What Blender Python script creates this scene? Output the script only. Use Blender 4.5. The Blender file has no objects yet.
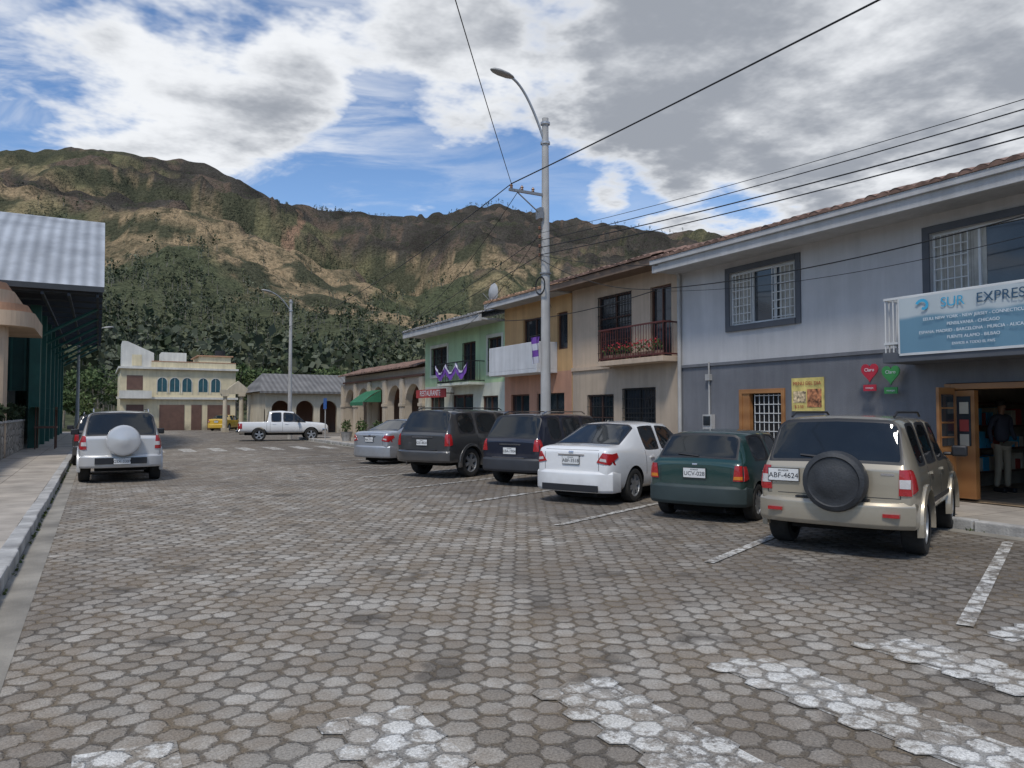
import bpy, bmesh, math, random
import numpy as np
from mathutils import Vector, Matrix, noise
from mathutils.bvhtree import BVHTree
random.seed(7); rng=np.random.default_rng(5)
S=bpy.context.scene
R=math.radians
# ------------------------------------------------------------------ materials
class NT:
    def __init__(s,t): s.t=t
    def n(s,ty,ins=None,**pr):
        nd=s.t.nodes.new(ty)
        for k,v in pr.items(): setattr(nd,k,v)
        if ins:
            for k,v in ins.items():
                if isinstance(v,bpy.types.NodeSocket): s.t.links.new(v,nd.inputs[k])
                else: nd.inputs[k].default_value=v
        return nd
    def m(s,op,a,b=None,c=None,clamp=False):
        i={0:a}
        if b is not None:i[1]=b
        if c is not None:i[2]=c
        return s.n('ShaderNodeMath',i,operation=op,use_clamp=clamp).outputs[0]
    def v(s,op,a,b=None,c=None):
        i={0:a}
        if b is not None:i[1]=b
        if c is not None:i[2]=c
        nd=s.n('ShaderNodeVectorMath',i,operation=op)
        return nd.outputs['Value'] if op in('DOT_PRODUCT','LENGTH') else nd.outputs['Vector']
    def mr(s,x,a,b,c=0.,d=1.,sm=False):
        return s.n('ShaderNodeMapRange',{0:x,1:a,2:b,3:c,4:d},interpolation_type='SMOOTHSTEP' if sm else 'LINEAR').outputs[0]
    def mix(s,f,a,b,ty='MIX'):
        nd=s.n('ShaderNodeMix',data_type='RGBA',blend_type=ty)
        for i,x in ((0,f),(6,a),(7,b)):
            if isinstance(x,bpy.types.NodeSocket): s.t.links.new(x,nd.inputs[i])
            else: nd.inputs[i].default_value=x if i==0 else (*x[:3],1)
        return nd.outputs[2]
    def noise(s,vec,sc,det=5,rough=.55,dist=0,dim='3D'):
        return s.n('ShaderNodeTexNoise',{'Vector':vec,'Scale':sc,'Detail':det,'Roughness':rough,'Distortion':dist},noise_dimensions=dim).outputs[0]
def newmat(name):
    m=bpy.data.materials.new(name); m.use_nodes=True
    t=m.node_tree; b=t.nodes['Principled BSDF']; return m,NT(t),b
def mat(name,col,rough=.6,metal=0,var=.15,scale=2.,bump=0.,bscale=40,coat=0.,streak=0.,spec=.5,dirt=0.):
    m,N,b=newmat(name)
    co=N.n('ShaderNodeTexCoord').outputs['Object']
    f=N.mr(N.noise(co,scale,4),.3,.7,1-var,1+var)
    if streak:
        sv=N.v('MULTIPLY',co,(2.5,2.5,.22))
        f=N.m('MULTIPLY',f,N.mr(N.noise(sv,1.5,4,.65),.35,.65,1-streak,1+streak*.4))
    col=(*col,1)
    c=N.v('SCALE',col[:3]); sc=c.node; sc.inputs['Scale'].default_value=1; N.t.links.new(f,sc.inputs['Scale'])
    if dirt:
        z=N.n('ShaderNodeSeparateXYZ',{0:co}).outputs[2]
        k=N.m('MULTIPLY',N.mr(z,.15,.75,dirt,0),N.mr(N.noise(co,5,4),.3,.65,.3,1.),clamp=True)
        c=N.mix(k,c,(.16,.13,.1))
        N.t.links.new(N.m('ADD',k,rough,clamp=True),b.inputs['Roughness'])
    else:
        b.inputs['Roughness'].default_value=rough
    N.t.links.new(c,b.inputs['Base Color'])
    b.inputs['Metallic'].default_value=metal
    b.inputs['Coat Weight'].default_value=coat; b.inputs['Coat Roughness'].default_value=.04
    b.inputs['Specular IOR Level'].default_value=spec
    if bump:
        bn=N.n('ShaderNodeBump',{'Height':N.noise(co,bscale,2),'Strength':bump,'Distance':.02})
        N.t.links.new(bn.outputs[0],b.inputs['Normal'])
    return m
def wall(name,col,var=.12,streak=.12):
    # plaster: blotches, rain streaks, damp splash zone near the pavement
    m,N,b=newmat(name); co=N.n('ShaderNodeTexCoord').outputs['Object']
    f=N.mr(N.noise(co,.9,5,.6),.3,.7,1-var,1+var)
    f=N.m('MULTIPLY',f,N.mr(N.noise(N.v('MULTIPLY',co,(2.5,2.5,.2)),1.6,4,.65),.35,.65,1-streak,1+streak*.4))
    c=N.n('ShaderNodeVectorMath',{0:col,'Scale':f},operation='SCALE').outputs[0]
    z=N.n('ShaderNodeSeparateXYZ',{0:co}).outputs[2]
    k=N.m('MULTIPLY',N.mr(z,.1,.9,.75,0.),N.mr(N.noise(co,2.2,4,.6),.35,.65,.1,1.),clamp=True)
    c=N.mix(k,c,(.17,.145,.12))
    N.t.links.new(c,b.inputs['Base Color']); b.inputs['Roughness'].default_value=.87; b.inputs['Specular IOR Level'].default_value=.2
    bn=N.n('ShaderNodeBump',{'Height':N.noise(co,55,2),'Strength':.25,'Distance':.02}); N.t.links.new(bn.outputs[0],b.inputs['Normal'])
    return m
def paint(name,col,metal=.0,rough=.28,dirt=.35): return mat(name,col,rough,metal,.03,1,0,40,1.,0,.5,dirt)
def stripes(name,c1,c2,axis,freq,rough=.5,metal=0.,bump=.6):
    m,N,b=newmat(name); co=N.n('ShaderNodeTexCoord').outputs['Object']
    x=N.n('ShaderNodeSeparateXYZ',{0:co}).outputs[axis]
    w=N.m('ADD',N.m('MULTIPLY',N.m('SINE',N.m('MULTIPLY',x,freq*6.2832)),.5),.5)
    n=N.mr(N.noise(co,.8,6),.3,.7,.72,1.15)
    c=N.mix(w,c1,c2); sc=N.n('ShaderNodeVectorMath',{0:c,'Scale':n},operation='SCALE')
    N.t.links.new(sc.outputs[0],b.inputs['Base Color']); b.inputs['Roughness'].default_value=rough; b.inputs['Metallic'].default_value=metal
    bn=N.n('ShaderNodeBump',{'Height':w,'Strength':bump,'Distance':.03}); N.t.links.new(bn.outputs[0],b.inputs['Normal'])
    return m
HS=.19
def hexmat(name,painted):
    m,N,b=newmat(name); co0=N.n('ShaderNodeTexCoord').outputs['Object']
    n2=lambda v,s,d,r_: N.noise(v,s,d,r_,0,'2D')
    wob=N.v('SCALE',N.v('SUBTRACT',N.n('ShaderNodeTexNoise',{'Vector':co0,'Scale':3.5,'Detail':2.},noise_dimensions='2D').outputs['Color'],(.5,.5,.5)))
    wob.node.inputs['Scale'].default_value=.085
    co=N.v('ADD',co0,wob)
    p=N.v('MULTIPLY',co,(1/HS,1/HS,0))
    r=(1,1.7320508,1); h=(.5,.8660254,0); z=(0,0,0)
    a=N.v('SUBTRACT',N.v('WRAP',p,r,z),h); bb=N.v('SUBTRACT',N.v('WRAP',N.v('SUBTRACT',p,h),r,z),h)
    sel=N.m('LESS_THAN',N.v('DOT_PRODUCT',a,a),N.v('DOT_PRODUCT',bb,bb))
    d=N.n('ShaderNodeVectorMath',{0:N.v('SUBTRACT',a,bb),'Scale':sel},operation='SCALE').outputs[0]
    gv=N.v('MULTIPLY',N.v('ADD',bb,d),(1,1,0)); q=N.v('ABSOLUTE',gv)
    hd=N.m('MAXIMUM',N.v('DOT_PRODUCT',q,(.5,.8660254,0)),N.n('ShaderNodeSeparateXYZ',{0:q}).outputs[0])
    hd=N.m('ADD',N.m('MULTIPLY',hd,.62),N.m('MULTIPLY',N.v('LENGTH',gv),.37))
    idv=N.v('FLOOR',N.v('ADD',N.v('MULTIPLY',N.v('SUBTRACT',p,gv),(2,1.1547,0)),(.5,.5,0)))
    wnn=N.n('ShaderNodeTexWhiteNoise',{'Vector':idv},noise_dimensions='2D'); wn=wnn.outputs[0]
    wn2=N.n('ShaderNodeSeparateXYZ',{0:wnn.outputs['Color']}).outputs[1]
    jn=n2(co0,21,3,.75)
    edge=N.m('ADD',N.m('ADD',hd,N.mr(jn,.3,.7,-.06,.06)),N.mr(wn2,0,1,-.035,.03))
    joint=N.mr(edge,.375,.48,0,1,True)
    big=n2(co0,.30,4,.62); med=n2(co0,1.8,5,.68); fine=n2(co0,70,3,.8)
    c=N.mix(wn,(.235,.212,.180),(.45,.418,.368))
    c=N.mix(N.mr(med,.36,.66,0,.8),c,(.235,.192,.146))
    c=N.mix(N.mr(big,.46,.62,0,.55),c,(.175,.15,.124))
    fac=N.mr(fine,.25,.75,.55,1.42)
    X=N.n('ShaderNodeSeparateXYZ',{0:co0}).outputs
    oil=N.m('MULTIPLY',N.mr(X[0],4.5,7.4,0,.60,True),N.mr(n2(co0,.8,4,.55),.3,.6,.35,1.))
    c=N.mix(oil,c,(.11,.096,.083))
    spots=N.mr(n2(N.v('ADD',co0,(31,7,0)),1.5,3,.5),.62,.72,0,.6,True)
    c=N.mix(spots,c,(.075,.066,.057))
    jc=N.mix(N.mr(med,.4,.62,0,1),(.066,.055,.043),(.18,.142,.098))
    if painted:
        wear=N.mr(N.m('ADD',n2(co0,7,6,.8),N.m('MULTIPLY',wn,.16)),.52,.66,.08,.92)
        wc=N.mix(N.mr(med,.3,.7,0,1),(.74,.73,.69),(.56,.54,.49))
        c=N.mix(wear,wc,c); jc=N.mix(.2,jc,(.6,.58,.54))
    c=N.mix(N.m('MULTIPLY',joint,N.mr(med,.3,.6,.55,.96)),c,jc)
    sc=N.n('ShaderNodeVectorMath',{0:c,'Scale':fac},operation='SCALE')
    N.t.links.new(sc.outputs[0],b.inputs['Base Color']); b.inputs['Roughness'].default_value=.9; b.inputs['Specular IOR Level'].default_value=.2
    dome=N.mr(hd,.10,.45,1.,.62)
    hgt=N.m('ADD',N.m('MULTIPLY',N.m('SUBTRACT',1.,joint),dome),N.m('ADD',N.m('MULTIPLY',fine,.35),N.m('MULTIPLY',wn2,.5)))
    bn=N.n('ShaderNodeBump',{'Height':hgt,'Strength':1.,'Distance':.017}); N.t.links.new(bn.outputs[0],b.inputs['Normal'])
    return m
def foliage(name,c1,c2,nscale=.05,con=1.):
    m,N,b=newmat(name); g=N.n('ShaderNodeNewGeometry')
    co=N.n('ShaderNodeTexCoord').outputs['Object']
    f=N.m('ADD',N.m('MULTIPLY',g.outputs['Random Per Island'],.45),N.mr(N.noise(co,nscale,3),.35,.65,-.1*con,.55*con),clamp=True)
    N.t.links.new(N.mix(f,c1,c2),b.inputs['Base Color']); b.inputs['Roughness'].default_value=.75; b.inputs['Specular IOR Level'].default_value=.2
    return m
MAT={}
road=hexmat('hex_pavers',False); roadp=hexmat('hex_pavers_painted',True)
def tiles(name,c1,c2,sz,mortar=.01):
    m,N,b=newmat(name); co=N.n('ShaderNodeTexCoord').outputs['Object']
    br=N.n('ShaderNodeTexBrick',{'Vector':co,'Color1':(*c1,1),'Color2':(*c2,1),'Mortar':(c1[0]*.45,c1[1]*.45,c1[2]*.45,1),'Scale':1.,'Mortar Size':mortar,'Brick Width':sz,'Row Height':sz},offset=0.)
    n=N.mr(N.noise(co,1.3,6,.65),.3,.7,.65,1.2)
    sc=N.n('ShaderNodeVectorMath',{0:br.outputs[0],'Scale':n},operation='SCALE')
    N.t.links.new(sc.outputs[0],b.inputs['Base Color']); b.inputs['Roughness'].default_value=.85
    bn=N.n('ShaderNodeBump',{'Height':N.noise(co,50,2),'Strength':.3,'Distance':.01}); N.t.links.new(bn.outputs[0],b.inputs['Normal'])
    return m
sidew=tiles('sidewalk_concrete',(.42,.37,.31),(.37,.33,.28),.9)
kerbm=mat('kerb_concrete',(.40,.39,.37),.9,0,.3,2.5,.5,40,0,.25)
conc=mat('concrete_pole',(.42,.41,.39),.85,0,.15,1.5,.3,50,0,.15)
blk=mat('black_trim',(.018,.018,.02),.5,0,.1)
dark=mat('wheel_well',(.008,.008,.008),.95,0,.1)
tyre=mat('tyre_rubber',(.025,.024,.022),.85,0,.3,8,.2,80)
alloy=mat('alloy',(.36,.37,.38),.42,.6,.15,8)
chrome=mat('chrome',(.6,.6,.62),.15,1,.03)
glassm=mat('car_glass',(.012,.015,.017),.045,0,.2,3,0,40,.15)
wglass=mat('window_glass',(.03,.035,.04),.1,0,.5,1.5,0,40,.5)
redl=mat('tail_lens_red',(.36,.012,.012),.18,0,.15,12,.3,60,.7)
clrl=mat('lens_clear',(.55,.52,.50),.15,0,.1,12,.3,60,.7)
orgl=mat('lens_amber',(.6,.2,.02),.2,0,.1,12,0,40,.7)
platew=mat('plate_white',(.66,.66,.64),.5,0,.05)
inkm=mat('plate_ink',(.02,.02,.025),.6,0,.02)
white=mat('white_metal_paint',(.60,.60,.58),.5,0,.08,3)
blackiron=mat('black_iron',(.02,.02,.02),.55,.2,.1)
wood=stripes('varnished_wood',(.28,.125,.045),(.35,.165,.06),2,3.,.4,0,.05)
wooddk=mat('dark_wood',(.09,.04,.025),.5,0,.3,6)
tile=mat('clay_tile',(.19,.115,.085),.85,0,.45,3.5,.3,30)
# ------------------------------------------------------------------ mesh helpers
def link(o,parent=None):
    S.collection.objects.link(o)
    if parent: o.parent=parent
    return o
def root(name,loc=(0,0,0),rz=0):
    e=bpy.data.objects.new(name,None); e.location=loc; e.rotation_euler=(0,0,rz); e.empty_display_size=.2; return link(e)
class B:
    def __init__(s): s.v=[];s.f=[];s.m=[]
    def add(s,vs,fs,mi=0):
        o=len(s.v); s.v+= [tuple(v) for v in vs]; s.f+=[tuple(i+o for i in f) for f in fs]; s.m+=[mi]*len(fs)
    def box(s,x0,x1,y0,y1,z0,z1,mi=0):
        s.add([(x0,y0,z0),(x1,y0,z0),(x1,y1,z0),(x0,y1,z0),(x0,y0,z1),(x1,y0,z1),(x1,y1,z1),(x0,y1,z1)],
          [(0,3,2,1),(4,5,6,7),(0,1,5,4),(1,2,6,5),(2,3,7,6),(3,0,4,7)],mi)
    def quad(s,a,b,c,d,mi=0): s.add([a,b,c,d],[(0,1,2,3)],mi)
    def cyl(s,p0,p1,r0,r1=None,n=10,mi=0,caps=True):
        r1=r0 if r1 is None else r1
        p0=Vector(p0);p1=Vector(p1); d=(p1-p0).normalized()
        u=d.orthogonal().normalized(); w=d.cross(u)
        vs=[]
        for p,r in((p0,r0),(p1,r1)):
            for i in range(n):
                a=2*math.pi*i/n; vs.append(p+(u*math.cos(a)+w*math.sin(a))*r)
        fs=[(i,(i+1)%n,n+(i+1)%n,n+i) for i in range(n)]
        if caps: fs+=[tuple(range(n-1,-1,-1)),tuple(range(n,2*n))]
        s.add(vs,fs,mi)
    def tube(s,pts,r,n=6,mi=0):
        for a,b in zip(pts[:-1],pts[1:]): s.cyl(a,b,r,r,n,mi)
    def lathe(s,prof,n,c,axis='y',mi=0,mis=None):
        vs=[];k=len(prof)
        for i in range(n):
            a=2*math.pi*i/n
            for r,h in prof:
                if axis=='y': vs.append((c[0]+r*math.cos(a),c[1]+h,c[2]+r*math.sin(a)))
                elif axis=='x': vs.append((c[0]+h,c[1]+r*math.cos(a),c[2]+r*math.sin(a)))
                else: vs.append((c[0]+r*math.cos(a),c[1]+r*math.sin(a),c[2]+h))
        for j in range(k-1):
            fs=[(i*k+j,((i+1)%n)*k+j,((i+1)%n)*k+j+1,i*k+j+1) for i in range(n)]
            if j==0: s.add(vs,fs,mis[0] if mis else mi); base=len(s.v)-len(vs)
            else:
                s.f+=[tuple(q+base for q in f) for f in fs]; s.m+=[mis[j] if mis else mi]*len(fs)
    def obj(s,name,mats,parent=None,smooth=False,bevel=0,recalc=False,seg=2):
        me=bpy.data.meshes.new(name); me.from_pydata(s.v,[],s.f)
        if not isinstance(mats,(list,tuple)): mats=[mats]
        for m in mats: me.materials.append(m)
        me.polygons.foreach_set('material_index',s.m)
        if recalc:
            bm=bmesh.new(); bm.from_mesh(me); bmesh.ops.recalc_face_normals(bm,faces=bm.faces); bm.to_mesh(me); bm.free()
        if smooth:
            me.polygons.foreach_set('use_smooth',[True]*len(me.polygons)); me.set_sharp_from_angle(angle=R(38))
        me.update()
        o=bpy.data.objects.new(name,me); link(o,parent)
        if bevel:
            md=o.modifiers.new('b','BEVEL'); md.width=bevel; md.segments=seg; md.limit_method='ANGLE'
        return o
def text(name,body,loc,size,mt,parent,rot=(R(90),0,R(-90)),align='CENTER',ext=.001):
    c=bpy.data.curves.new(name,'FONT'); c.body=body; c.size=size; c.align_x=align; c.align_y='CENTER'; c.extrude=ext
    c.materials.append(mt); o=bpy.data.objects.new(name,c); o.location=loc; o.rotation_euler=rot; return link(o,parent)
def leaves(b,c,rad,n,size,mi=0,surf=.5,flat=1.):
    c=np.array(c);rad=np.array(rad)
    for _ in range(n):
        d=rng.normal(size=3); d/=np.linalg.norm(d); r=surf+(1-surf)*rng.random()
        p=c+d*rad*r
        u=rng.normal(size=3);u/=np.linalg.norm(u); w=np.cross(u,rng.normal(size=3)); w/=np.linalg.norm(w)
        s=size*(.6+.8*rng.random())
        b.add([p-u*s,p+w*s*.5,p+u*s,p-w*s*.5],[(0,1,2,3)],mi)
# ------------------------------------------------------------------ camera
TH=R(29.22)
cam=bpy.data.cameras.new('camera'); co=bpy.data.objects.new('camera',cam); link(co)
co.location=(0,0,1.68); co.rotation_euler=(R(92.17),0,-TH); cam.lens=26.0; cam.sensor_width=36; cam.clip_end=12000; cam.clip_start=.05
S.camera=co
S.view_settings.view_transform='Standard'; S.view_settings.look='None'; S.view_settings.exposure=0
# ------------------------------------------------------------------ sun & sky
sd=Vector((-.42,-.42,.95)).normalized()
sl=bpy.data.lights.new('sun','SUN'); sl.energy=2.5; sl.angle=R(10.0); sl.color=(1,.95,.87)
so=bpy.data.objects.new('sun',sl); so.rotation_euler=sd.to_track_quat('Z','Y').to_euler(); link(so)
w=bpy.data.worlds.new('World'); S.world=w; w.use_nodes=True
try: w.cycles.sampling_method='MANUAL'; w.cycles.sample_map_resolution=512
except Exception: pass
N=NT(w.node_tree); bg=w.node_tree.nodes['Background']
sky=N.n('ShaderNodeTexSky',sky_type='NISHITA',sun_disc=False,sun_elevation=math.asin(sd.z),sun_rotation=math.atan2(sd.x,sd.y),altitude=2000,air_density=1.0,dust_density=.6,ozone_density=1.5)
dirv=N.v('NORMALIZE',N.n('ShaderNodeTexCoord').outputs['Generated'])
xyz=N.n('ShaderNodeSeparateXYZ',{0:dirv}).outputs
zz=N.m('ADD',N.m('MAXIMUM',xyz[2],0.),.10)
pv=N.n('ShaderNodeCombineXYZ',{0:N.m('DIVIDE',xyz[0],zz),1:N.m('DIVIDE',xyz[1],zz),2:0.}).outputs[0]
pr=N.n('ShaderNodeVectorRotate',{'Vector':pv,'Angle':R(35)},rotation_type='Z_AXIS').outputs[0]
def pdir(px,py):
    t=(px-512)/740; s=(412-py)/740
    return Vector((math.sin(TH)+t*math.cos(TH),math.cos(TH)-t*math.sin(TH),s)).normalized()
def blobs(lst,start=0.):
    acc=start
    for px,py,a0,a1,amp in lst:
        d=pdir(px,py); t=N.mr(N.v('DOT_PRODUCT',dirv,tuple(d)),math.cos(R(a1)),math.cos(R(a0)),0,amp,True); acc=N.m('ADD',acc,t)
    return acc
n1=N.noise(pv,1.3,6,.58); n2=N.noise(N.v('ADD',pv,(7.3,2.1,0)),3.1,5,.6)
wisp=N.noise(N.v('MULTIPLY',pr,(1.2,2.3,1)),1.3,6,.62,.6)
base=N.m('ADD',N.m('MULTIPLY',n1,.66),N.m('MULTIPLY',n2,.34))
cov=blobs([(900,40,6,24,.15),(1000,150,3,14,.07),(560,10,3,15,.13),(700,70,3,13,.08),(400,40,2,10,.09),(606,200,.2,2.4,.10),(285,98,1,5,.09),(150,50,2,14,.11),(630,190,1,6,.02),
           (580,165,3,8,-.12),(440,165,3,9,-.12),(20,5,1,6,-.05),(330,190,2,7,-.05),(780,185,2,7,-.06),(60,120,1,6,-.02)],base)
mask0=N.mr(cov,.50,.60,0,1,True)
wm=N.m('MULTIPLY',N.mr(wisp,.42,.70,0,.85,True),blobs([(130,90,7,24,.75)],.25),clamp=True)
mask=N.m('MAXIMUM',mask0,wm)
sh=blobs([(880,50,4,26,.17),(560,25,4,16,.13),(285,98,1.5,5,.12),(1010,160,2,10,.05)],N.m('ADD',N.m('MULTIPLY',n2,.75),N.m('MULTIPLY',wisp,.25)))
shade=N.m('MULTIPLY',N.mr(sh,.46,.78,0,1,True),N.mr(cov,.53,.66,0,1,True))
ccol=N.mix(shade,(.80,.82,.85),(.30,.325,.37))
skyc=N.v('MULTIPLY',sky.outputs[0],(.115,.135,.15))
skyc=N.mix(N.mr(xyz[2],0.,.35,.35,0),skyc,(.42,.58,.78))
N.t.links.new(N.mix(mask,skyc,ccol),bg.inputs[0]); bg.inputs[1].default_value=1.12
# ------------------------------------------------------------------ terrain
SIL=[(-400,150),(-100,150),(0,145),(50,148),(100,150),(160,158),(200,162),(240,180),(270,195),(300,206),(340,212),(380,213),(420,221),(450,213),(500,207),(530,214),(560,225),(600,228),(650,231),(700,235),(800,245),(1100,265),(1700,300)]
SX=[math.atan((a-512)/740) for a,b in SIL]; SE=[(412-b)/740 for a,b in SIL]
def Eof(phi):
    if abs(phi)>R(75): return .10
    e=np.interp(phi,SX,SE)
    k=min(1,max(0,(abs(phi)-R(50))/R(25))); return e*(1-k)+.10*k
def Rof(phi): return 2000+350*math.sin(phi*3.1+1)+150*math.sin(phi*9)
GU=[0,.06,.16,.28,.45,.65,.85,1.0]; GV=[0,.10,.30,.46,.63,.79,.92,1.0]
def hgt(r,phi):
    rr=Rof(phi); u=(r-125)/(rr-125)
    if u<=0: return -.03
    E=Eof(phi); cd=math.cos(phi) if abs(phi)<R(70) else .35
    x=r*math.sin(phi);y=r*math.cos(phi)
    uu=min(u,1); e=E*np.interp(uu,GU,GV)
    h=e*r*max(cd,.35)
    p=Vector((x/620+3.1,y/620,0.3))
    rid=1-abs(noise.fractal(p,.9,2.1,5)*1.6)
    p2=Vector((x/150,y/150,4.)); fn=noise.fractal(p2,1,2,4)
    env=min(1,u*3.5)*(1-.82*max(0,min(1,(u-.72)/.28)))
    h+=(rid-.62)*.10*r*env+fn*.018*r*min(1,u*6)*(1 if u<.9 else .4)
    if u>1: h-=(r-rr)*.35
    return max(h,-.03)
phis=list(np.linspace(R(-46),R(48),500))+list(np.linspace(R(52),R(310),46)); 
radii=[100,112,124]+list(np.geomspace(130,2900,220))
tv=[];tc=[]
for r in radii:
    for ph in phis:
        h=hgt(r,ph if ph<math.pi else ph-2*math.pi)
        a=ph+TH; x=r*math.sin(a);y=r*math.cos(a); tv.append((x,y,h))
        e=h/r; q=e/max(.05,Eof(ph if ph<math.pi else ph-2*math.pi))
        nA=noise.fractal(Vector((x/260,y/260,1.)),.8,2.2,5); nB=noise.fractal(Vector((x/90,y/90,7.)),.8,2.2,4); nC=noise.fractal(Vector((x/420,y/420,h/120)),.8,2.2,4)
        fm=min(1,max(0,(.50+nA*.30+nB*.10-q)/.05))
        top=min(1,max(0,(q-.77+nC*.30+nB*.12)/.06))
        och=min(1,max(0,(nC*1.0+nB*.9+.28)/.10))
        c=np.array([.068,.068,.042])*(1-och)+np.array([.285,.210,.125])*och  # base tones lifted to paint a little haze over the slopes
        pale=min(1,max(0,(nA-.2+nB*.5)/.08)); c=c*(1-pale*.6)+np.array([.19,.17,.09])*pale*.6
        if nB>.12 and nC<.25: c=c*.5+np.array([.045,.05,.032])*.5
        c=c*(1-top)+np.array([.060,.053,.044])*(1+nB*.7)*top  # scrub tone, darkened in the colour for shade on the upper mountain
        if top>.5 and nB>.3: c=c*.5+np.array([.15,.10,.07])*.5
        c=c*(1-fm)+np.array([.078,.086,.048])*fm
        xp=512+740*math.tan(ph) if abs(ph)<1.2 else -999
        if abs(xp-(291+8*math.sin(q*30)))<4+3*nB and .74<q<.93: c=np.array([.27,.17,.11])
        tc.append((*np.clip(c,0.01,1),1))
nr,npz=len(radii),len(phis); tf=[]
for i in range(nr-1):
    for j in range(npz):
        k=(j+1)%npz; tf.append((i*npz+j,i*npz+k,(i+1)*npz+k,(i+1)*npz+j))
ci=len(tv); tv.append((0,0,-.03)); tc.append((.1,.1,.06,1))
for j in range(npz): tf.append((ci,(j+1)%npz,j))
me=bpy.data.meshes.new('hills'); me.from_pydata(tv,[],tf)
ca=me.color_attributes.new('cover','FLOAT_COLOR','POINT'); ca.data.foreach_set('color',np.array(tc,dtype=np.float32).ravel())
me.polygons.foreach_set('use_smooth',[True]*len(me.polygons))
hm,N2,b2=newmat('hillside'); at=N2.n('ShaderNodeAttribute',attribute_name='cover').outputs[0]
co_=N2.n('ShaderNodeTexCoord').outputs['Object']
spk=N2.noise(co_,.06,5,.78); spk2=N2.noise(co_,.25,3,.7)
c_=N2.mix(N2.mr(spk,.53,.60,0,.66),at,(.042,.047,.029))
sc=N2.n('ShaderNodeVectorMath',{0:c_,'Scale':N2.mr(spk2,.3,.7,.6,1.4)},operation='SCALE')
N2.t.links.new(sc.outputs[0],b2.inputs['Base Color']); b2.inputs['Roughness'].default_value=.95; b2.inputs['Specular IOR Level'].default_value=.05
bn=N2.n('ShaderNodeBump',{'Height':N2.noise(co_,.06,3,.75),'Strength':1.,'Distance':12.}); N2.t.links.new(bn.outputs[0],b2.inputs['Normal'])
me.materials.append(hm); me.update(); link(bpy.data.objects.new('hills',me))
def forest(name,pts,mats,nl=26):
    V=[];Fc=[];mi=[]; o=0
    for (x,y,z,H) in pts:
        kind=rng.random(); w_=H*(rng.uniform(.12,.18) if kind<.4 else rng.uniform(.22,.36)); 
        zc=z+H*(.62 if kind<.4 else .5); rz=H*(.40 if kind<.4 else .36)
        d=rng.normal(size=(nl,3)); d/=np.linalg.norm(d,axis=1)[:,None]; d*=rng.uniform(.35,1,(nl,1))
        off=rng.normal(size=3)*w_*.3
        c=np.array([x,y,zc])+d*np.array([w_,w_,rz])+off*np.maximum(0,d[:,2:3])
        u=rng.normal(size=(nl,3)); u/=np.linalg.norm(u,axis=1)[:,None]
        t=np.cross(u,rng.normal(size=(nl,3))); t/=np.linalg.norm(t,axis=1)[:,None]
        s=(H*.06*rng.uniform(.5,1.5,(nl,1)))
        q=np.stack([c-u*s,c+t*s*.8,c+u*s,c-t*s*.8],1).reshape(-1,3)
        V.append(q); Fc.append(np.arange(o,o+4*nl).reshape(nl,4)); mi+= [int(rng.integers(0,3))]*nl; o+=4*nl
        r=H*.018
        V.append(np.array([[x-r,y,z-1],[x+r,y,z-1],[x,y+r,z+H*.7],[x-r*.4,y,z+H*.7]])); Fc.append(np.array([[o,o+1,o+2,o+3]])); mi.append(3); o+=4
    V=np.concatenate(V);Fc=np.concatenate(Fc)
    me=bpy.data.meshes.new(name); me.from_pydata(V.tolist(),[],Fc.tolist())
    for m in mats: me.materials.append(m)
    me.polygons.foreach_set('material_index',mi); me.update(); return link(bpy.data.objects.new(name,me))
fol=[foliage('foliage_olive',(.045,.053,.028),(.13,.135,.07),.012,1.2),foliage('foliage_deep',(.026,.038,.02),(.075,.09,.045),.012,1.2),foliage('foliage_grey_green',(.065,.076,.05),(.15,.16,.105),.012,1.2)]; bark=mat('bark',(.24,.21,.17),.9,0,.3)
pts=[]
for _ in range(9500):
    r=140*(1150/140)**(rng.random()**.75); ph=rng.uniform(R(-38),R(20)); 
    h=hgt(r,ph); a=ph+TH; x=r*math.sin(a);y=r*math.cos(a)
    q=h/r/Eof(ph); nA=noise.fractal(Vector((x/260,y/260,1.)),.8,2.2,5)
    nB=noise.fractal(Vector((x/90,y/90,7.)),.8,2.2,4); nD=noise.fractal(Vector((x/38,y/38,3.)),.8,2.2,3)
    if (.50+nA*.30+nB*.10-q>-.0 and nD>-.16) or (rng.random()<.12): pts.append((x,y,h,(6+11*rng.random()**2)*(1+.45*nD)))
for _ in range(160):
    xp=rng.choice([rng.normal(340,14),rng.normal(480,40),rng.normal(400,60),rng.normal(640,40)],p=[.4,.25,.2,.15]); ph=math.atan((xp-512)/740); r=Rof(ph)*rng.uniform(.985,1.0)
    a=ph+TH; pts.append((r*math.sin(a),r*math.cos(a),hgt(r,ph),rng.uniform(10,20)))
forest('hillside_trees',pts,fol+[bark],24)
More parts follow.
